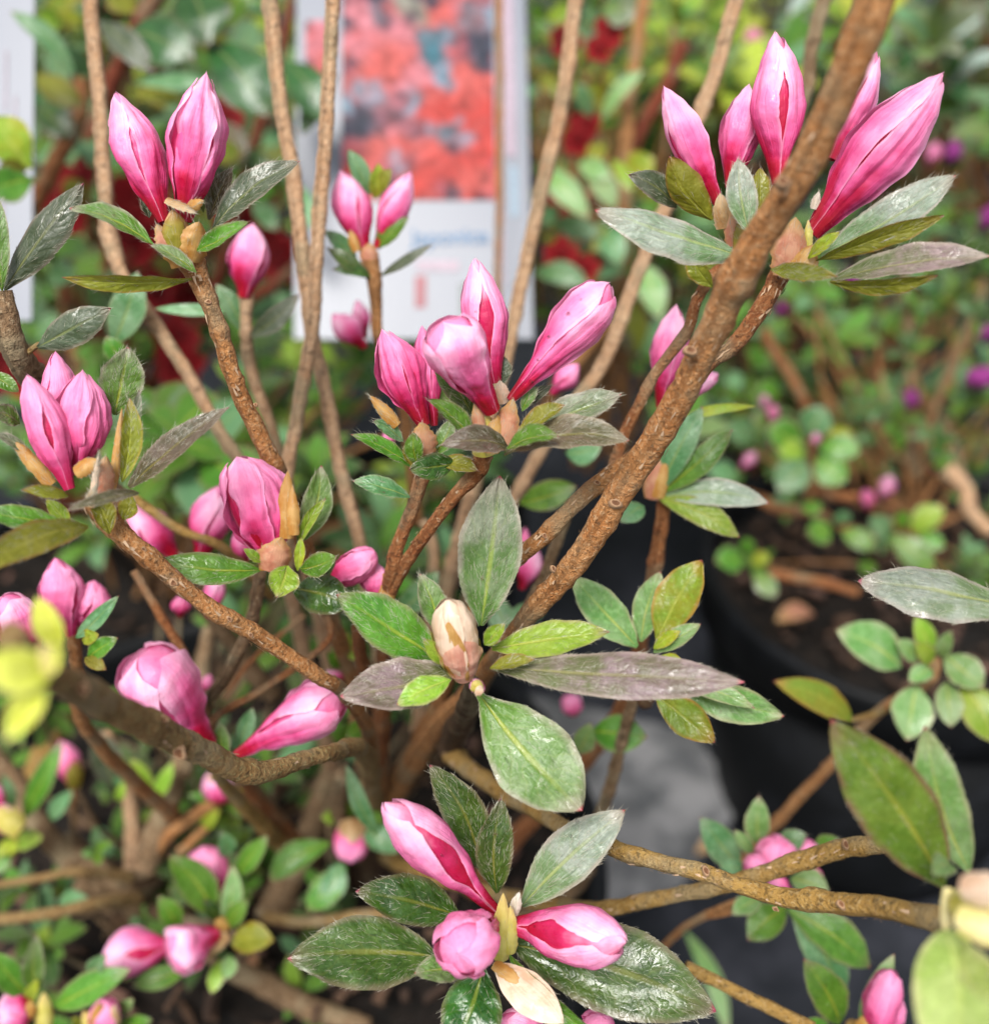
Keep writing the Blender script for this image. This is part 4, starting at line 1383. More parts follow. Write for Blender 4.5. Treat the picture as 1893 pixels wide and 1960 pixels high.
# yellow-green young leaves very close at the left edge
L(11, 660, 960, 400, 400, 300, 'blur_lime', .138, .134, 0, .05, .2, 0)
L(11, 560, 1240, -220, 1080, 500, 'blur_lime', .114, .108, 0, .06, .2, 0, label='blurred yellow-green young leaf at the left edge')
L(11, 480, 1300, 60, 1950, 330, 'blur_lime', .115, .108, 0, .06, .2, 0)
L(11, 380, 1200, 650, 930, 280, 'blur_lime', .114, .112, 0, .06, .3, 0)
S(11, 540, 1250, 470, 880, 180, 'paleyellow', .113, .111, 0, 0)

# --- pink buds a little deeper in the bush
for a in ([10, 640, 1640, 150, 1040, 530, .246, .228, 'pink', 'blunt'], [10, 850, 1730, 1590, 1290, 400, .240, .228, 'pink', 'club']):
    B(*a, n=4, wr=.04, gap=.2)
T([(10, 640, 1620, .247, 90), (10, 700, 1720, .252, 80), (0, 430, 1500, .28, 26), (0, 560, 1640, .37, 34)], 'olive', 'branch')
L(10, 760, 1760, 720, 1500, 130, 'greygreen', .25, .247, 10)
L(10, 860, 1680, 960, 1400, 120, 'teal', .256, .254, 10)
for a in ([4, 990, 1220, 720, 925, 225, .262, .256, 'pink', 'mid'], [4, 1130, 1230, 1240, 815, 245, .258, .254, 'pink', 'mid'], [4, 1400, 1240, 1330, 1080, 120, .255, .25, 'deep', 'mid'], [4, 1180, 1560, 1240, 1300, 130, .27, .268, 'pink', 'mid'], [4, 1020, 1560, 1020, 1440, 110, .27, .268, 'deep', 'mid'],
          [4, 400, 1660, 315, 1220, 250, .236, .231, 'flushed', 'mid'], [4, 480, 1640, 540, 1350, 230, .239, .236, 'flushed', 'mid'], [4, 190, 1730, 20, 1440, 260, .222, .214, 'pink', 'fat'],
          [2, 225, 1420, 85, 955, 235, .262, .258, 'pink', 'mid'], [2, 290, 1400, 485, 965, 175, .262, .258, 'pink', 'mid'], [2, 225, 1960, 40, 1770, 160, .29, .285, 'pink', 'mid'], [2, 230, 1900, 180, 1690, 100, .295, .29, 'pink', 'mid'],
          [1, 1380, 1680, 1430, 1255, 245, .262, .258, 'pink', 'mid'], [5, 1110, 1400, 1190, 1160, 150, .28, .276, 'pink', 'mid'], [5, 1110, 1360, 1130, 1050, 90, .285, .28, 'deep', 'mid'],
          [6, 40, 380, 130, -210, 220, .238, .234, 'pink', 'mid'], [6, 90, 330, 370, 190, 110, .243, .238, 'soft', 'fat'], [5, 1280, 300, 1430, 130, 140, .262, .258, 'flushed', 'mid'], [10, 610, 1280, 660, 1170, 90, .29, .287, 'flushed', 'mid'], [10, 1590, 1190, 1450, 1170, 80, .29, .285, 'soft', 'fat'],
          [8, 1400, 200, 1380, 90, 120, .33, .327, 'flushed', 'fat'], [5, 380, 590, 340, 510, 80, .25, .247, 'flushed', 'mid']):
    B(*a, n=3, wr=.06, gap=.15)
T([(2, 255, 1460, .262, 110), (2, 275, 1600, .264, 80), (2, 290, 1750, .268, 66), (2, 310, 1930, .272, 60), (0, 770, 760, .29, 22), (0, 800, 1000, .33, 24)], 'brown', 'branch')
for a in ([2, 260, 1570, 10, 1395, 90, 'darkhair'], [2, 270, 1560, 40, 1520, 70, 'dark'], [2, 310, 1560, 605, 1375, 60, 'darkgrey'], [2, 280, 1400, 470, 1225, 110, 'green'], [2, 250, 1100, 130, 840, 110, 'teal'], [2, 290, 1100, 370, 950, 90, 'olive'], [2, 280, 1120, 300, 920, 100, 'yellow'], [2, 180, 1480, 0, 1300, 90, 'teal']):
    L(*a[:7], d=.262, d1=.258, up=20)
S(2, 250, 1480, 250, 1370, 130, 'pink', .26, .259)
S(2, 180, 1420, 140, 1290, 70, 'orange', .259, .258)
T([(1, 1390, 1650, .263, 90), (1, 1385, 1850, .265, 70), (4, 1420, 150, .272, 70), (4, 1560, 600, .285, 60), (0, 560, 1000, .31, 22)], 'tan', 'branch')
for a in ([1, 1380, 1880, 1220, 1600, 110, 'teal'], [1, 1410, 1900, 1690, 1660, 120, 'darkgrey'], [1, 1360, 1740, 870, 1740, 70, 'teal'], [1, 640, 1950, 780, 1530, 200, 'teal'], [1, 700, 2050, 600, 1900, 120, 'green']):
    L(*a[:7], d=.265, d1=.262, up=10)
for a in ([4, 430, 1680, 672, 1440, 90, 'teal'], [4, 500, 1790, 665, 1680, 110, 'green'], [4, 470, 1700, 560, 1660, 90, 'yellow'], [4, 480, 1790, 600, 1860, 80, 'olive']):
    L(*a[:7], d=.225, d1=.222, up=10)
T([(4, 420, 1660, .24, 80), (4, 440, 1850, .246, 70), (0, 170, 1400, .27, 26), (0, 330, 1560, .34, 30)], 'brown', 'branch')
# whorl right of the thick branch
T([(6, 60, 900, .246, 80), (6, 30, 1100, .25, 80), (6, -10, 1350, .255, 80), (0, 1235, 1180, .27, 26), (0, 1160, 1400, .31, 30), (0, 900, 1700, .4, 36)], 'red', 'branch')
for a in ([6, 40, 860, 445, 500, 150, 'green'], [6, 30, 850, 275, 370, 170, 'teal'], [6, 50, 880, 652, 915, 160, 'silver'], [6, 30, 890, 485, 1110, 150, 'lime'], [6, 60, 480, 580, 370, 56, 'yellow'], [6, -60, 930, -190, 1020, 120, 'teal']):
    L(*a[:7], d=.243, d1=.238, up=10, hair=30)
S(6, 0, 900, 50, 580, 170, 'pink', .243, .24)
S(6, 20, 890, 90, 600, 110, 'orange', .242, .24)
for a in ([5, 1100, 920, 1420, 820, 170, 'green'], [5, 1360, 640, 1560, 600, 150, 'teal'], [5, 1240, 1530, 1020, 1560, 120, 'teal'], [8, 1500, 300, 1815, 330, 215, 'green'], [8, 1420, 420, 1500, 250, 130, 'pale'], [5, 400, 1540, 640, 1300, 150, 'teal'], [5, 930, 1420, 1080, 1700, 150, 'teal'], [8, 300, 880, 120, 480, 100, 'teal'], [8, 230, 260, 120, 330, 110, 'green'], [5, 80, 1680, 250, 1820, 90, 'lime'], [5, 90, 1820, 130, 1640, 80, 'lime'], [5, 90, 1840, 10, 1760, 80, 'green']):
    L(*a[:7], d=.275, d1=.27, up=5)
# tan stems rising behind
for w, m in (([(0, 150, -560, .272, 28), (0, 172, -40, .27, 28), (0, 190, 200, .27, 28), (0, 204, 400, .272, 27), (0, 212, 465, .272, 34), (0, 236, 530, .271, 26), (0, 285, 598, .271, 26), (0, 373, 740, .272, 26), (0, 451, 868, .275, 25), (0, 560, 1010, .29, 25), (0, 640, 1300, .34, 28)], 'tan'),
             ([(0, 668, -560, .252, 26), (0, 640, -40, .25, 28), (0, 627, 200, .25, 28), (0, 609, 450, .252, 27), (0, 598, 620, .255, 27), (0, 572, 790, .26, 27), (0, 550, 930, .265, 26), (0, 560, 1150, .29, 26), (0, 640, 1480, .36, 29)], 'tan'),
             ([(0, 450, -560, .262, 29), (0, 512, -40, .262, 31), (0, 545, 240, .262, 29), (0, 572, 430, .262, 28), (0, 590, 590, .263, 27), (0, 612, 700, .266, 26), (0, 645, 860, .272, 26), (0, 690, 1050, .28, 26), (0, 735, 1300, .32, 29)], 'tan'),
             ([(0, 1200, -560, .288, 28), (0, 1112, -40, .29, 28), (0, 1072, 200, .29, 29), (0, 1022, 440, .292, 28), (0, 968, 680, .296, 26), (0, 900, 960, .31, 26), (0, 800, 1350, .36, 28)], 'tan'),
             ([(0, 1580, -560, .283, 26), (0, 1420, -40, .285, 28), (0, 1345, 210, .285, 28), (0, 1240, 480, .288, 28), (0, 1155, 690, .291, 27), (0, 1080, 800, .295, 24), (0, 980, 960, .31, 24), (0, 850, 1250, .35, 26)], 'tan'),
             ([(4, 730, 870, .25, 52), (4, 1000, 1060, .252, 53), (4, 1260, 1170, .255, 52), (0, 520, 1140, .28, 17)], 'olive'),
             ([(0, 1700, -460, .30, 26), (0, 1590, -40, .30, 28), (0, 1555, 80, .30, 26), (0, 1525, 220, .3, 24), (0, 1400, 560, .31, 21)], 'grey'),
             ([(0, 810, 1000, .30, 21), (0, 830, 1100, .31, 22), (0, 800, 1400, .35, 26)], 'tan'), ([(0, 900, 940, .29, 22), (0, 860, 1100, .31, 24), (0, 800, 1330, .35, 26)], 'tan'),
             ([(0, 1095, 960, .25, 22), (0, 1040, 1100, .255, 22), (0, 990, 1200, .262, 24), (0, 900, 1350, .3, 26)], 'grey')):
    T(w, m, 'branch', 40 if m == 'tan' else 0, .09, None, 10)

# ================================================================== azalea at lower left, its stems forking low over the pot
bl = P(0, 265, 1690, .385)
plant('azalea_bush', 'grey-stemmed azalea forking low at the lower left, with a pair of pale pink buds', 'shrub', (bl.x, bl.y, .165))
D = .375
for w, m in (([(0, -20, 1435, .36, 42), (0, 60, 1555, .362, 44), (0, 135, 1640, .365, 46), (0, 230, 1700, .37, 50), (0, 270, 1740, .38, 54)], 'grey'),
             ([(0, 285, 1640, .36, 50), (0, 315, 1560, .355, 46), (0, 345, 1460, .35, 42), (0, 380, 1330, .345, 30), (0, 400, 1200, .34, 26)], 'grey'),
             ([(0, 268, 1660, .37, 60), (0, 255, 1590, .36, 30), (0, 240, 1500, .355, 24), (0, 205, 1400, .35, 22)], 'tan'),
             ([(0, 280, 1640, .36, 26), (0, 350, 1580, .35, 24), (0, 418, 1530, .345, 24)], 'brown'), ([(0, 345, 1630, .355, 20), (0, 400, 1580, .35, 18)], 'brown'),
             ([(0, -20, 1694, .33, 17), (0, 70, 1680, .335, 17), (0, 150, 1668, .34, 18), (0, 250, 1680, .36, 24)], 'mossy'),
             ([(0, -20, 1762, .33, 21), (0, 90, 1750, .332, 22), (0, 190, 1730, .34, 22), (0, 260, 1720, .36, 28)], 'mossy'),
             ([(0, 270, 1660, .375, 80), (0, 262, 1720, .385, 84), (0, 250, 1800, .40, 84)], 'dark'),
             ([(0, 270, 1700, .38, 40), (0, 170, 1640, .37, 36), (0, 130, 1600, .365, 30)], 'dark'), ([(0, 230, 1720, .37, 40), (0, 150, 1690, .36, 36)], 'grey'),
             ([(0, 300, 1640, .365, 40), (0, 330, 1500, .37, 20), (0, 370, 1440, .37, 18)], 'grey'),
             ([(0, 440, 1750, .325, 20), (0, 380, 1770, .34, 24), (0, 290, 1740, .37, 30)], 'dark'),
             ([(0, 160, 1330, .40, 20), (0, 100, 1420, .40, 40), (0, 40, 1520, .40, 40)], 'olive')):
    T(w, m, 'branch', 0, .12)
E = .31
B(7, 1010, 1500, 575, 1575, 285, .309, .302, 'soft', 'long', 3, 130, .4, .06, gap=.4)
B(7, 1225, 1440, 955, 1560, 285, .303, .293, 'soft', 'blunt', 4, 50, .4, .11)
B(7, 1190, 1220, 1150, 945, 235, .318, .316, 'flushed', 'fat', 4, 50, .4, .08)
S(7, 1280, 1440, 1090, 1620, 110, 'tan', .304, .30, 0, 0)
S(7, 1290, 1420, 1220, 1360, 110, 'orange', .306, .303, 0, 0)
for a in ([1215, 1340, 958, 1000, 205, 'green'], [1255, 1370, 1315, 1055, 112, 'pale'], [1340, 1110, 1510, 885, 122, 'green'], [1270, 1010, 1255, 865, 100, 'teal'], [1310, 1490, 1548, 1480, 172, 'olive'], [1290, 1400, 1400, 1250, 110, 'green'], [1245, 1590, 1195, 1780, 92, 'lime'], [1080, 1625, 745, 1735, 125, 'green'], [1010, 1420, 900, 1230, 130, 'green'], [1300, 1560, 1270, 1700, 90, 'pale'], [1250, 1350, 1150, 1250, 90, 'dark']):
    L(7, *a[:5], a[5], .307, .302, 10, hair=20)
T([(7, 1300, 1450, .308, 80), (7, 1380, 1560, .32, 60), (7, 1200, 1600, .35, 50), (0, 300, 1740, .385, 26)], 'grey', 'branch')
B(7, 410, 610, 345, 345, 150, .36, .356, 'flushed', 'mid', 3)
S(7, 420, 620, 430, 460, 110, 'olive', .355, .354)
T([(7, 415, 600, .362, 40), (7, 420, 800, .37, 36), (7, 400, 960, .38, 40)], 'brown', 'branch')
B(7, 1260, 690, 1210, 520, 190, .345, .342, 'soft', 'fat', 3)
S(7, 1255, 690, 1215, 500, 180, 'tan', .341, .339)
for a in ([1280, 680, 1060, 655, 70, 'green'], [1290, 690, 1400, 560, 80, 'yellow'], [1260, 700, 1430, 790, 70, 'green'], [1150, 850, 1240, 740, 80, 'yellow'], [150, 1780, 360, 1780, 10, 'green']):
    L(7, *a[:5], a[5], .35, .345, 10)
for a in ([140, 790, 355, 355, 122, 'green'], [100, 900, 245, 900, 120, 'lime'], [40, 960, 110, 960, 80, 'yellow'], [60, 960, -60, 1110, 130, 'green'], [60, 760, 20, 540, 80, 'teal'], [90, 900, -10, 1010, 60, 'yellow'], [640, 620, 530, 290, 170, 'darkgrey'], [840, 690, 740, 450, 100, 'lime'], [860, 690, 980, 470, 90, 'lime'], [620, 700, 560, 640, 70, 'pale'], [660, 690, 700, 580, 60, 'lime'], [290, 800, 410, 630, 90, 'teal'], [700, 640, 640, 560, 60, 'teal'], [540, 980, 460, 990, 60, 'pale'], [540, 960, 640, 930, 60, 'green'], [545, 950, 540, 830, 60, 'teal'], [540, 970, 560, 1060, 60, 'green'], [330, 1270, 500, 1240, 80, 'teal']):
    L(7, *a[:5], a[5], .345, .34, 10)
T([(7, 130, 800, .346, 40), (7, 110, 900, .35, 70), (7, 60, 1000, .36, 40)], 'olive', 'branch')
B(7, 110, 860, -40, 730, 150, .335, .33, 'soft', 'fat', 3)
S(7, 115, 860, -40, 730, 170, 'yellow', .331, .328)
B(7, 10, 720, -20, 600, 70, .335, .33, 'deep', 'fat', 3)
B(8, 150, 800, 145, 1045, 205, .33, .325, 'flushed', 'fat', 4)
S(8, 150, 790, 150, 930, 190, 'tan', .326, .322)
for a in ([8, 145, 780, 115, 490, 115, 'green'], [7, 1860, 930, 1515, 1140, 160, 'green'], [7, 1950, 1060, 1735, 1310, 170, 'green'], [8, 200, 800, 420, 980, 150, 'teal'], [8, 230, 790, 330, 800, 120, 'green'], [8, 60, 800, -20, 780, 90, 'lime'], [8, 90, 1040, 0, 1280, 150, 'teal']):
    L(*a[:6], a[6], .33, .325, 10)
T([(8, 200, 770, .335, 50), (8, 400, 620, .34, 40), (8, 520, 560, .34, 40)], 'brown', 'branch')
T([(0, 505, 1755, .345, 22), (0, 580, 1765, .342, 22), (0, 690, 1752, .335, 21), (0, 800, 1740, .33, 20)], 'mossy', 'branch')
T([(0, 530, 1760, .36, 70), (0, 545, 1700, .365, 56), (0, 590, 1600, .37, 50), (0, 640, 1460, .36, 44)], 'grey', 'branch')
T([(0, 440, 1850, .36, 44), (0, 550, 1910, .365, 46), (0, 700, 1975, .37, 46)], 'grey', 'branch')

random.seed(21)
bk = P(0, 430, 1700, .43)
scatter(13, 0, 620, 1420, 1960, .37, .43, .012, ['green', 'teal', 'green', 'lime'], base=Vector((bl.x, bl.y, .165)), bark='grey', zmin=.17, stem_r=.0008)
scatter(9, 380, 900, 1000, 1500, .40, .46, .016, ['green', 'dark', 'teal'], base=Vector((bl.x, bl.y, .165)), bark='grey', zmin=.17, stem_r=.0009)
plant('azalea_bush', 'small leafy green azalea crowded between the two trunks in the tub', 'shrub', (bk.x, bk.y, .165))
scatter(26, -20, 700, 1320, 1960, .36, .44, .015, ['green', 'dark', 'green', 'teal', 'darkhair'], bark='grey', zmin=.17, stem_r=.0008)
scatter(22, 150, 900, 900, 1500, .38, .47, .018, ['green', 'dark', 'dark', 'darkhair'], bark='dark', zmin=.17, stem_r=.0009)
# ------------------------------------------------------------------ shoots at the bottom left corner
bq = P(0, 75, 2040, .33)
plant('azalea_bush', 'low azalea cut by the bottom left corner, with a bright pink and an orange bud', 'shrub', (bq.x, bq.y, .15))
B(7, 190, 1850, -20, 1920, 215, .29, .285, 'pink', 'fat', 4, 20, .4, .1)
S(7, 200, 1850, 130, 1880, 120, 'orange', .287, .285)
S(7, 260, 2000, 250, 1770, 120, 'yellow', .29, .288)
S(7, 560, 1990, 470, 1880, 120, 'yellow', .285, .282)
B(7, 590, 2010, 600, 1820, 180, .285, .28, 'flushed', 'fat', 3)
S(7, 580, 2000, 560, 1830, 130, 'orange', .281, .278)
S(7, 630, 2000, 650, 1840, 90, 'tan', .281, .279)
for a in ([315, 1855, 735, 1640, 175, 'green'], [215, 1780, 205, 1440, 125, 'greygreen'], [170, 1800, -60, 1540, 160, 'green'], [690, 1880, 755, 1810, 80, 'pale'], [680, 1960, 860, 1930, 110, 'green'], [500, 1680, 600, 1560, 100, 'teal'], [180, 1820, 215, 1700, 70, 'yellow'], [470, 1960, 410, 1910, 60, 'yellow']):
    L(7, *a[:5], a[5], .29, .285, 10, hair=20)
T([(7, 230, 1900, .29, 90), (7, 240, 2100, .31, 70)], 'olive', 'branch')
T([(7, 580, 2000, .285, 80), (7, 500, 2150, .31, 60)], 'olive', 'branch')

# ------------------------------------------------------------------ small azalea low at the right, seen under the twigs
br = P(0, 1460, 1760, .36)
plant('azalea_bush', 'small green azalea with round pink buds low at the right, under the hairy twig', 'shrub', (br.x, br.y, .12))
for a in ([690, 1060, 690, 930, 215, .270, .262], [575, 1110, 570, 1010, 130, .266, .26], [870, 1040, 860, 930, 135, .275, .268], [720, 1130, 680, 1190, 150, .27, .268], [900, 1080, 910, 1130, 90, .275, .272]):
    B(9, *a[:5], a[5], a[6], 'flushed', 'fat', 4, 40, .4, .06)
for a in ([480, 1060, 265, 785, 178, 'teal'], [600, 940, 595, 665, 142, 'pale'], [560, 980, 455, 855, 78, 'pale'], [690, 940, 860, 880, 130, 'teal'], [900, 960, 1050, 910, 110, 'green'], [770, 1130, 990, 1200, 160, 'pale'], [760, 1305, 1225, 1630, 235, 'green'], [780, 1310, 1075, 1830, 220, 'teal'], [745, 1290, 530, 1475, 195, 'green'], [600, 1240, 440, 1330, 118, 'pale'], [520, 1090, 370, 1060, 100, 'teal']):
    L(9, *a[:5], a[5], .272, .268, 12, hair=20)
T([(9, 640, 1200, .272, 50), (9, 400, 1290, .28, 44), (9, 180, 1400, .29, 44), (9, 0, 1560, .31, 40), (0, 1180, 1900, .35, 20)], 'brown', 'branch')
T([(9, 250, 1350, .285, 36), (9, 430, 1320, .28, 30), (9, 600, 1260, .275, 30)], 'brown', 'branch')
for a in ([1050, 1945, 848, 1585, 215, 'green'], [1160, 1930, 1355, 1555, 120, 'pale'], [1000, 2000, 830, 1940, 110, 'green']):
    L(9, *a[:5], a[5], .255, .25, 10, hair=20)
B(9, 1245, 2000, 1340, 1640, 200, .25, .245, 'flushed', 'fat', 4, 40, .4, .1)
B(9, 1310, 2010, 1370, 1760, 150, .255, .25, 'flushed', 'mid', 3)
S(9, 1150, 2010, 1240, 1900, 120, 'orange', .25, .248)
T([(9, 1120, 1960, .256, 60), (9, 1060, 2150, .28, 60)], 'olive', 'branch')
L(9, 180, 1430, 420, 2010, 110, 'pale', .42, .40, 0, .1, .2, label='long pale leaf lying blurred on the ground')

# ------------------------------------------------------------------ light green shoot at the right
bg_ = P(0, 1790, 1500, .40)
plant('azalea_bush', 'fresh pale green shoot standing before the rim of the large pot', 'shrub', (bg_.x, bg_.y, .16))
for a in ([6, 1395, 1840, 1028, 1630, 245, 'pale'], [6, 1560, 1760, 1478, 1550, 120, 'lime'], [6, 1640, 1780, 1860, 1960, 190, 'pale'], [6, 1500, 1800, 1360, 1690, 110, 'pale'], [6, 1620, 1790, 1680, 1640, 90, 'pale'], [9, 1480, 40, 1425, 350, 232, 'pale'], [9, 1650, 20, 1675, 275, 150, 'pale'], [9, 1740, 20, 1945, 370, 220, 'lime'], [9, 1560, -60, 1440, 20, 110, 'pale'], [6, 1560, 1830, 1470, 1700, 100, 'lime']):
    L(*a[:6], a[6], .298, .292, 15, hair=10)
T([(6, 1580, 1800, .298, 80), (9, 1540, 20, .302, 60), (9, 1290, 170, .312, 60), (9, 1000, 480, .33, 62), (9, 690, 820, .35, 60), (0, 1380, 1700, .38, 20)], 'brown', 'branch')
L(9, 1120, 235, 680, 15, 175, 'redgreen', .285, .275, 15, label='red-edged leaf hanging in front of the black pot')
T([(9, 1120, 235, .285, 30), (9, 1300, 180, .305, 40)], 'olive', 'leaf_stalk')

# ================================================================== plants behind
# large glossy leaves, wine-red stems, dark red flowers at the upper left
b1 = P(0, 150, 900, .62)
plant('azalea_bush', 'glossy dark-leaved azalea with wine-red stems and deep red flowers at upper left', 'shrub', (b1.x, b1.y, .16))
for a in ([1, 1060, -80, 1170, 260, 330, 'blue', .40], [1, 1180, 240, 1520, 660, 330, 'blue', .40], [1, 1240, 150, 1420, -80, 180, 'green', .42], [1, 1600, 340, 1840, 690, 230, 'blue', .425], [1, 1900, 420, 1700, 760, 130, 'blue', .43], [1, 1640, 1010, 1780, 1300, 130, 'teal', .42], [1, 740, 170, 1100, 330, 300, 'blue', .38], [1, 560, 120, 870, 400, 160, 'darkgrey', .38], [1, 430, 420, 60, 60, 110, 'teal', .37], [1, 350, 130, 200, 100, 130, 'lime', .45],
          [1, 480, 100, 220, 90, 100, 'yellow', .46], [1, 210, 420, 480, 600, 150, 'olive', .42], [1, 760, 470, 1240, 460, 90, 'teal', .42], [1, 760, 540, 1060, 560, 80, 'olive', .43], [1, 560, 420, 290, 240, 120, 'blue', .40], [1, 180, 950, -60, 660, 260, 'yellow', .33], [1, 190, 1010, -60, 1080, 200, 'green', .33], [1, 160, 960, 0, 920, 80, 'olive', .33], [1, 760, -30, 610, 50, 160, 'olive', .44],
          [1, 880, 60, 980, -60, 120, 'pale', .45], [1, 1000, 100, 880, 230, 160, 'teal', .42], [1, 250, 30, 480, -20, 90, 'redgreen', .45], [1, 420, 760, 560, 930, 150, 'teal', .46], [1, 220, 580, 420, 780, 190, 'dark', .44], [1, 230, 500, 330, 700, 140, 'blue', .45], [1, 650, 640, 560, 480, 120, 'dark', .46], [1, 1240, 680, 1380, 900, 150, 'brown', .47], [1, 1200, 860, 1370, 860, 130, 'redgreen', .46], [1, 1380, 820, 1530, 1000, 130, 'dark', .48], [1, 1560, 900, 1700, 1050, 130, 'teal', .48],
          [1, 1420, 1150, 1560, 1300, 120, 'teal', .45], [1, 300, 1420, 520, 1400, 130, 'green', .45], [1, 270, 1600, 420, 1480, 120, 'teal', .46], [1, 460, 1200, 380, 1000, 150, 'olive', .46], [1, 280, 1500, 300, 1250, 120, 'dark', .46], [1, 150, 1840, 260, 1700, 120, 'teal', .44], [1, 480, 1600, 620, 1800, 120, 'dark', .46]):
    L(*a[:6], a[6], a[7], a[7] - .008, 12, .1, .12, 0, 'obov' if a[4] > 250 else 'ell')
for w, m in (([(0, 310, -20, .43, 34), (0, 250, 80, .44, 32), (0, 215, 160, .45, 30), (0, 160, 300, .46, 28)], 'wine'), ([(0, 158, 150, .43, 26), (0, 150, 230, .435, 30), (0, 90, 340, .44, 34), (0, 30, 440, .45, 34), (0, -40, 560, .47, 34)], 'red'),
             ([(0, 560, -20, .46, 18), (0, 535, 120, .47, 20), (0, 480, 300, .48, 22), (0, 400, 600, .52, 24)], 'wine'), ([(0, 250, 480, .47, 20), (0, 230, 700, .5, 22), (0, 180, 900, .56, 26)], 'wine'), ([(0, 600, 480, .48, 22), (0, 500, 560, .5, 22), (0, 300, 650, .52, 22)], 'wine')):
    T(w, m, 'branch')
for x, y, d, r in ((155, 345, .46, .017), (270, 380, .47, .022), (250, 450, .47, .024), (300, 420, .48, .02), (430, 240, .48, .02), (130, 400, .47, .02), (340, 650, .5, .022), (345, 700, .5, .02), (520, 470, .5, .018), (540, 500, .5, .02), (20, 700, .46, .024), (300, 560, .5, .02), (450, 420, .5, .02), (360, 560, .52, .022)):
    blossom(P(0, x, y, d), Vector((random.uniform(-.5, .5), -1, random.uniform(.1, .8))), r * .62, 'red')
scatter(42, -60, 640, -40, 600, .50, .66, .030, ['dark', 'blue', 'green', 'teal', 'olive', 'darkhair'], bark='wine', stem_r=.0014)

# low leafy plant filling the left middle
b2 = P(0, 330, 1150, .62)
plant('azalea_bush', 'bright green leafy plant low behind the stems at the left', 'shrub', (b2.x, b2.y, .13))
scatter(44, 220, 900, 640, 1150, .46, .60, .021, ['green', 'teal', 'lime', 'green', 'dark'], bark='brown')
scatter(6, 250, 450, 830, 960, .36, .44, .026, ['green', 'green', 'teal'], 'round', bark='brown')
scatter(12, 0, 260, 480, 1050, .46, .6, .022, ['dark', 'green', 'teal'], bark='brown')

b2c = P(0, 120, 700, .72)
plant('azalea_bush', 'mid green bush filling the gaps below the left label', 'shrub', (b2c.x, b2c.y, .1))
scatter(46, -60, 560, 380, 980, .56, .74, .027, ['green', 'teal', 'pale', 'green', 'dark'], bark='brown')

# plant right of the label card with red flowers
b3 = P(0, 1150, 800, .66)
plant('azalea_bush', 'azalea with narrow pale leaves and a few scarlet flowers right of the label card', 'shrub', (b3.x, b3.y, .16))
for a in ([2, 1210, 950, 1490, 1230, 150, 'pale', .45], [2, 1480, 940, 1640, 1180, 140, 'pale', .46], [2, 1430, 920, 1620, 1000, 120, 'pale', .46], [2, 1180, 1540, 1490, 1600, 130, 'teal', .46], [2, 1300, 1240, 1560, 1330, 130, 'teal', .47], [2, 1560, 1240, 1660, 1500, 170, 'teal', .47], [2, 1700, 1000, 1860, 900, 180, 'yellow', .46], [2, 1620, 900, 1730, 1090, 80, 'lime', .46], [2, 1560, 680, 1800, 390, 90, 'pale', .47], [2, 1500, 660, 1420, 460, 100, 'teal', .47],
          [2, 1760, 1480, 1890, 1800, 160, 'pale', .46], [2, 1650, 1300, 1500, 1420, 110, 'olive', .47], [2, 1240, 100, 1140, 60, 90, 'green', .48], [2, 1240, 100, 1440, 60, 100, 'lime', .48], [2, 1560, 60, 1780, 30, 200, 'grey', .48], [2, 1500, 320, 1520, 170, 90, 'grey', .49], [2, 1560, 800, 1500, 960, 110, 'olive', .47], [2, 1200, 420, 1330, 560, 100, 'olive', .5], [2, 1600, 560, 1460, 480, 110, 'redgreen', .48], [2, 1200, 1250, 1330, 1180, 100, 'teal', .47]):
    L(*a[:6], a[6], a[7], a[7] - .008, 12)
for x, y, d, r in ((1080, 80, .47, .019), (1170, 60, .48, .02), (1150, 95, .48, .018), (1120, 240, .5, .02), (1090, 420, .48, .018), (1075, 490, .46, .02), (1120, 515, .46, .016), (1105, 270, .49, .018), (1060, 370, .5, .016)):
    blossom(P(0, x, y, d), Vector((random.uniform(-.5, .3), -1, random.uniform(.2, .9))), r * .42, 'red')
for w, m in (([(0, 1235, -20, .47, 26), (0, 1215, 120, .475, 26), (0, 1200, 260, .48, 26), (0, 1190, 500, .5, 26)], 'brown'), ([(0, 1310, 80, .48, 26), (0, 1270, 170, .485, 28), (0, 1200, 290, .49, 30), (0, 1110, 400, .5, 30)], 'wine'), ([(0, 955, -40, .40, 15), (0, 957, 250, .40, 15), (0, 953, 520, .405, 15), (0, 948, 700, .42, 16)], 'brown'),
             ([(0, 1160, 620, .47, 22), (0, 1080, 720, .48, 24), (0, 1000, 850, .52, 24)], 'brown')):
    T(w, m, 'branch')
scatter(44, 1010, 1340, -40, 700, .52, .68, .024, ['dark', 'green', 'olive', 'teal', 'brown', 'green'], bark='brown')

# yellow-green shrub along the top
b4 = P(0, 1350, 500, 1.0)
plant('azalea_bush', 'sunny yellow-green shrub along the top, between the label card and the thick branch', 'shrub', (b4.x, b4.y, .14))
scatter(47, 1160, 1640, -60, 260, .54, .80, .030, ['lime', 'yellow', 'lime', 'bright', 'bright', 'pale', 'green'], bark='brown', stem_r=.0016)
b4b = P(0, 1300, 420, 1.2)
plant('azalea_bush', 'dim green shrub behind the label card, showing between the tan stems', 'shrub', (b4b.x, b4b.y, .05))
scatter(40, 500, 1300, -80, 420, .80, 1.25, .034, ['green', 'dark', 'olive', 'teal'], bark='dark', stem_r=.002)

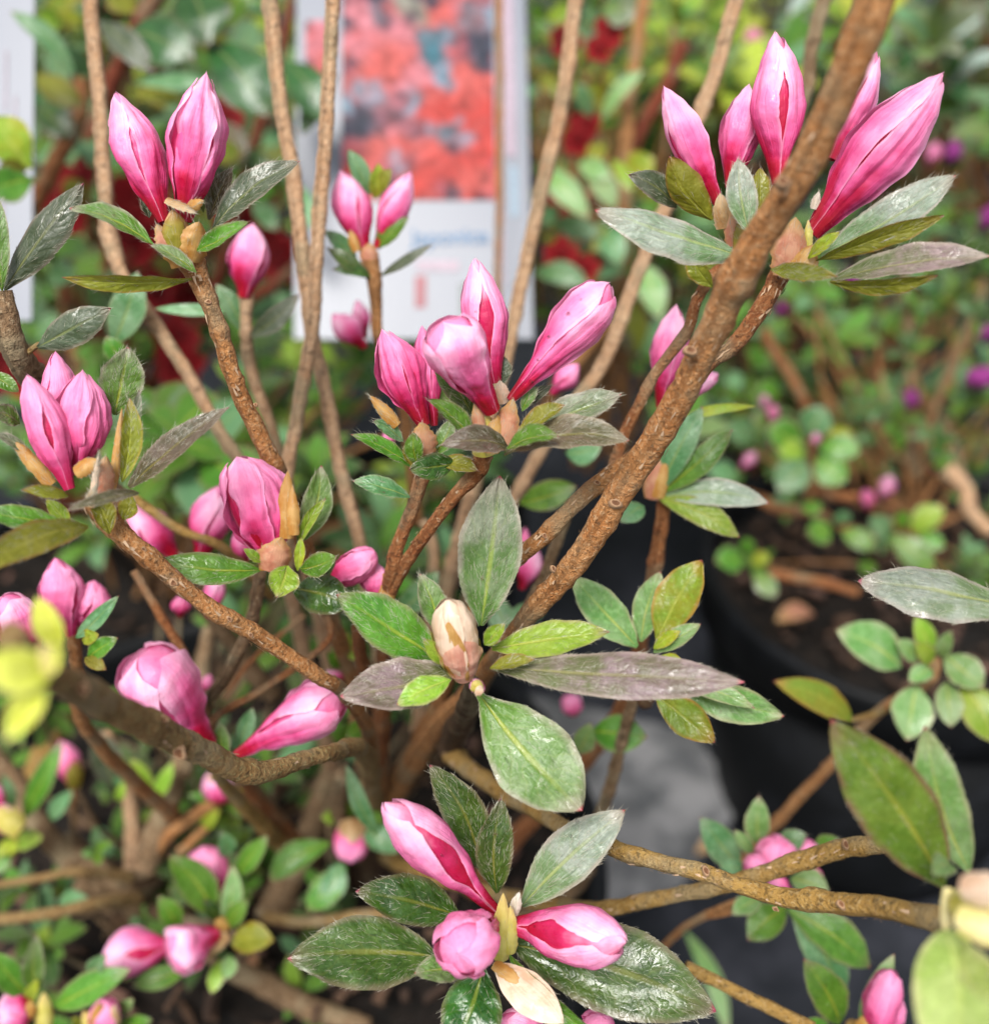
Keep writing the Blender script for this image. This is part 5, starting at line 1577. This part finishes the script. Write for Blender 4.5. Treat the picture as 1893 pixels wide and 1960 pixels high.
# right background: two dark shrubs with purple buds
b5 = P(0, 1640, 760, .86)
plant('azalea_bush', 'dark-leaved shrub with purple buds behind the upper right cluster', 'shrub', (b5.x, b5.y, .1))
scatter(46, 1300, 1900, 120, 560, .62, .92, .022, ['dark', 'teal', 'green', 'dark', 'teal', 'greygreen'], bark='brown')
for x, y, d, ln, rd, pl in ((1815, 320, .56, .012, .0055, 'purple'), (1775, 320, .56, .011, .005, 'flushed'), (1870, 445, .58, .014, .006, 'purple'), (1880, 655, .62, .012, .006, 'purple'), (1860, 745, .60, .013, .0075, 'purple'), (1845, 740, .60, .011, .006, 'purple'), (1730, 785, .60, .012, .006, 'purple'), (1630, 558, .62, .012, .006, 'purple'), (1490, 610, .64, .011, .005, 'purple'), (1640, 700, .66, .010, .005, 'purple'), (1440, 105, .6, .012, .006, 'flushed')):
    small_bud(P(0, x, y, d), Vector((random.uniform(-.4, .4), -.3, 1)), ln * 1.35, rd * .8, pl)
b5b = P(0, 1480, 700, .74)
plant('azalea_bush', 'leafy green bush behind the pink bud half hidden by the thick branch', 'shrub', (b5b.x, b5b.y, .1))
scatter(46, 1240, 1720, 380, 900, .56, .74, .024, ['green', 'teal', 'dark', 'pale', 'green'], bark='brown')
b6 = P(0, 1900, 560, 1.1)
plant('azalea_bush', 'bluish-leaved shrub in the top right corner', 'shrub', (b6.x, b6.y, .1))
scatter(46, 1560, 1960, -60, 330, .58, .95, .030, ['teal', 'blue', 'greygreen', 'grey', 'glint', 'teal'], bark='brown', stem_r=.0016)
b6c = P(0, 330, 300, .9)
plant('azalea_bush', 'yellow-green leafy bush high at the upper left behind the glossy leaves', 'shrub', (b6c.x, b6c.y, .1))
scatter(40, 40, 640, -60, 300, .62, .85, .028, ['lime', 'yellow', 'pale', 'green', 'bright', 'teal'], bark='brown')
b7 = P(0, 1650, 860, .74)
plant('azalea_bush', 'twiggy small-leaved azalea rooted in the large pot at right', 'shrub', (b7.x, b7.y, HP - .02))
for w, m in (([(12, 1190, 150, .6, 60), (12, 1195, 500, .6, 60), (12, 1220, 900, .605, 60), (12, 1240, 1300, .61, 64), (12, 1200, 1900, .62, 70)], 'grey'), ([(12, 1850, 250, .6, 60), (12, 1700, 650, .6, 60), (12, 1540, 1020, .602, 60), (12, 1400, 1400, .605, 64), (12, 1260, 1880, .62, 70)], 'grey'), ([(12, 0, 640, .56, 90), (12, 150, 900, .565, 90), (12, 360, 1250, .57, 92), (12, 520, 1600, .60, 80)], 'red'), ([(12, 1330, 480, .6, 50), (12, 1200, 620, .6, 50)], 'grey'), ([(12, 970, 300, .62, 44), (12, 960, 600, .62, 44), (12, 990, 1500, .63, 50), (12, 1000, 1900, .64, 54)], 'red'),
             ([(6, 1650, 720, .5, 110), (6, 1750, 820, .5, 90), (6, 1790, 960, .5, 80), (6, 1900, 1080, .5, 80)], 'tan'), ([(12, 1480, 1340, .6, 46), (12, 1640, 1700, .6, 46), (12, 1700, 2000, .6, 46)], 'grey'), ([(6, 880, 820, .5, 44), (6, 1000, 880, .5, 50), (6, 1160, 890, .5, 50), (6, 1350, 940, .52, 50)], 'red'), ([(6, 880, 560, .48, 40), (6, 890, 760, .49, 44), (6, 860, 960, .5, 44)], 'brown'), ([(6, 650, 1310, .49, 60), (6, 900, 1350, .49, 56), (6, 1150, 1420, .49, 50)], 'red'), ([(6, 600, 900, .5, 50), (6, 750, 960, .5, 60), (6, 900, 960, .5, 60)], 'red')):
    T(w, m, 'branch')
for a in ([880, 540, 960, 370, 190, 'teal', .455], [930, 600, 1170, 620, 150, 'green', .455], [920, 660, 1090, 800, 190, 'green', .455], [850, 680, 700, 850, 200, 'teal', .455], [830, 600, 650, 470, 190, 'green', .46], [850, 640, 700, 620, 130, 'lime', .46], [960, 560, 1120, 520, 80, 'yellow', .46], [870, 900, 900, 990, 120, 'green', .47], [1000, 1060, 860, 1080, 150, 'green', .47], [1060, 1080, 1250, 1180, 120, 'green', .47], [1060, 1040, 1070, 960, 100, 'teal', .48], [1340, 1090, 1220, 1000, 130, 'teal', .48], [1340, 1100, 1580, 1310, 160, 'green', .47], [1460, 1080, 1640, 940, 150, 'lime', .48], [1500, 1080, 1640, 1170, 110, 'green', .48], [1380, 1060, 1430, 960, 90, 'green', .48],
          [500, 1230, 350, 1250, 160, 'green', .45], [550, 1240, 660, 1230, 90, 'yellow', .45], [520, 1200, 520, 1110, 90, 'green', .45], [580, 1300, 690, 1450, 120, 'greygreen', .45], [1230, 1250, 1180, 1320, 110, 'green', .49], [640, 470, 560, 450, 120, 'greygreen', .5], [560, 560, 420, 460, 150, 'teal', .5], [700, 320, 600, 230, 120, 'green', .52], [1640, 640, 1540, 600, 100, 'green', .54], [1560, 700, 1700, 640, 110, 'green', .54], [1250, 380, 1210, 240, 110, 'green', .56], [1400, 620, 1340, 560, 90, 'green', .56], [470, 740, 300, 740, 120, 'teal', .5], [500, 200, 400, 240, 100, 'teal', .54]):
    L(6, *a[:5], a[5], a[6], a[6] - .006, 12, .08, .1, 0, 'ell')
for x, y, d, ln, rd, pl in ((6, 660, 0, 0, 0, ''),):
    pass
for zx, zy, d, w_, pl in ((670, 430, .5, 90, 'flushed'), (660, 560, .5, 90, 'deep'), (1210, 920, .5, 110, 'deep'), (1280, 860, .5, 120, 'soft'), (490, 690, .5, 90, 'soft'), (910, 560, .45, 70, 'soft'), (620, 350, .52, 70, 'soft'), (1570, 700, .55, 80, 'soft')):
    small_bud(P(6, zx, zy + 40, d), Vector((random.uniform(-.4, .4), -.3, 1)), px(6, w_ * 1.8, d), px(6, w_, d) / 2.7, pl)
scatter(34, 1380, 1900, 480, 900, .60, .74, .018, ['dark', 'green', 'teal', 'green', 'olive'], 'ell', bark='brown', zmin=.16)
b7c = P(0, 1760, 950, .60)
plant('azalea_bush', 'dense small-leaved azalea crowding the middle of the large pot at right', 'shrub', (b7c.x, b7c.y, HP - .02))
scatter(48, 1400, 1930, 520, 1130, .50, .66, .0125, ['green', 'dark', 'green', 'darkhair', 'teal', 'dark'], 'ell', bark='brown', zmin=.165, stem_r=.0008)
b7b = P(0, 1600, 640, .98)
plant('azalea_bush', 'deep green shadowy shrub behind the large pot at right', 'shrub', (b7b.x, b7b.y, .02))
scatter(48, 1330, 1960, 430, 1000, .70, .98, .026, ['dark', 'dark', 'green', 'dark', 'blue'], 'ell', bark='dark', zmin=.01)

# far mass of foliage and the pots standing on behind
V, F, FM = [], [], []
rf = random.Random(5)
for _ in range(14000):
    x, y, z = rf.uniform(-1.6, 1.6), rf.uniform(1.05, 2.6), rf.random() ** .8 * .62
    p = Vector((x, y, z + .05 * noise.noise(Vector((x * 4, y * 4, 0)))))
    X = Vector((rf.uniform(-1, 1), rf.uniform(-1, .3), rf.uniform(-.3, .8))).normalized()
    N = Vector((rf.uniform(-.6, .6), rf.uniform(-.8, .2), 1))
    M = frame(p, X, N)
    ln, w = rf.uniform(.022, .05), rf.uniform(.010, .02)
    b = len(V)
    V += [M @ Vector(v) for v in ((0, 0, 0), (ln * .45, -w / 2, -.002), (ln, 0, -.006), (ln * .45, w / 2, -.002), (ln * .5, 0, .002))]
    F += [(b, b + 1, b + 4), (b + 1, b + 2, b + 4), (b + 2, b + 3, b + 4), (b + 3, b, b + 4)]
    FM += [rf.randrange(5)] * 4
struct('foliage', mesh_of('foliage', V, F, [ML[m] for m in ('green', 'dark', 'teal', 'lime', 'olive')], [(.35, .4)] * len(V), FM), 'stuff', 'blurred mass of nursery plants far behind')

# ------------------------------------------------------------------ weeds and litter on the ground
wd = P(0, 560, 1560, .46)
plant('weed', 'bright green seedling weed in the gap right of the lower left stems', 'weed', (wd.x, wd.y, max(.17, wd.z - .02)))
for x, y in ((545, 1500), (590, 1510), (560, 1560), (520, 1540), (575, 1590)):
    p = P(0, x, y, .46)
    whorl(p, Vector((0, -.5, 1)), .016, 5, ['lime', 'green', 'green'], 'lance')
    twig(Ctx.base, p, .0008, .0006, 'olive')
wd = P(0, 440, 1900, .42)
plant('weed', 'tiny green weed on the soil near the bottom edge', 'weed', (wd.x, wd.y, max(.16, wd.z - .015)))
for x, y in ((435, 1890), (455, 1920), (345, 1945), (420, 1930)):
    p = P(0, x, y, .42)
    whorl(p, Vector((0, -.5, 1)), .010, 5, ['green', 'lime'], 'ell')
    twig(Ctx.base, p, .0007, .0006, 'olive')
wd = P(0, 690, 1230, .26)
# dead leaves
for x, y, h, ln, m, ang, lb in ((1555, 1185, HP - .005, .022, 'pink', 200, 'pinkish dead leaf lying on the soil inside the big pot rim'), (470, 1895, .175, .012, 'pink', 80, 'small pale pink fallen bract on the lower left soil'), (1330, 1640, .016, .018, 'tan', 30, 'tan dead leaf lying on the grey ground'), (700, 1330, .175, .02, 'cream', 120, 'pale dead leaf showing between the stems under the central rosette')):
    p = on_plane(x, y, h)
    Ctx.plant = None
    me = leaf_mesh(ln, ln * .45, .15, .3, 'ell', int(x), MS[m], 0, 10, 6)
    o = bpy.data.objects.new('fallen_leaf', me)
    COL.objects.link(o)
    o.matrix_world = frame(p + Vector((0, 0, .003)), Vector((math.cos(R(ang)), math.sin(R(ang)), .1)), Vector((0, -.3, 1)))
    o['label'], o['category'], o['group'] = lb, 'dead leaf', 'dead leaves on soil and ground'

# water drops on the middle cluster
k = NT('water')
g_ = k.n('ShaderNodeBsdfPrincipled')
g_.inputs['Transmission Weight'].default_value = 1
g_.inputs['Roughness'].default_value = .02
g_.inputs['IOR'].default_value = 1.33
k.t.links.new(g_.outputs[0], k.out.inputs[0])
M_WATER = k.m

# water drops: found on the petals and leaves they lie on
bpy.context.view_layer.update()
dg = bpy.context.evaluated_depsgraph_get()
Ctx.plant = None
DL = [('clear water drop high on the right bud of the middle cluster', 2, 1370, 1770, 24), ('clear water drop halfway down the right bud of the middle cluster', 2, 1262, 1900, 26), ('tiny water drop on the upper edge of the slanting middle bud', 2, 1440, 1690, 16),
      ('water drop on the pale upright bud of the middle cluster', 2, 850, 1760, 16), ('water drop near the foot of the right middle bud', 5, 1160, 232, 24), ('small water drop on the shaded side of the right middle bud', 5, 1200, 110, 18),
      ('water drop on the pale leaf above the bottom buds, lower of two', 8, 1385, 890, 20), ('water drop on the pale leaf above the bottom buds, upper of two', 8, 1420, 805, 24), ('water drop on the deep red foot of the bottom right bud', 8, 1180, 1400, 18), ('water drop on the upper left bud of the bottom cluster', 8, 660, 1000, 18)]
drop = None
V, F = [], []
for i in range(7):
    for j in range(12):
        th, ph = math.pi / 2 * i / 6, 2 * math.pi * j / 12
        V.append(Vector((math.sin(th) * math.cos(ph), math.sin(th) * math.sin(ph), .62 * math.cos(th))))
F = [(i * 12 + j, (i + 1) * 12 + j, (i + 1) * 12 + (j + 1) % 12, i * 12 + (j + 1) % 12) for i in range(6) for j in range(12)]
F.append(tuple(range(72, 84))[::-1])
drop = mesh_of('water_drop', V, F, [M_WATER])
for lab, z, x, y, w in DL:
    tgt = P(z, x, y, .2)
    dr = (tgt - CAM).normalized()
    hit, loc, nrm, idx, ob, mw = SC.ray_cast(dg, CAM, dr)
    if not hit or (loc - CAM).length > .26:
        continue
    if nrm.dot(dr) > 0:
        nrm = -nrm
    o = bpy.data.objects.new('water_drop', drop)
    COL.objects.link(o)
    r = px(z, w, .19) / 2
    o.matrix_world = frame(loc - nrm * r * .08, nrm.orthogonal(), nrm) @ Matrix.Diagonal((r, r * 1.1, r, 1))
    o['label'], o['category'], o['group'] = lab, 'water drop', 'water drops on buds and leaves'
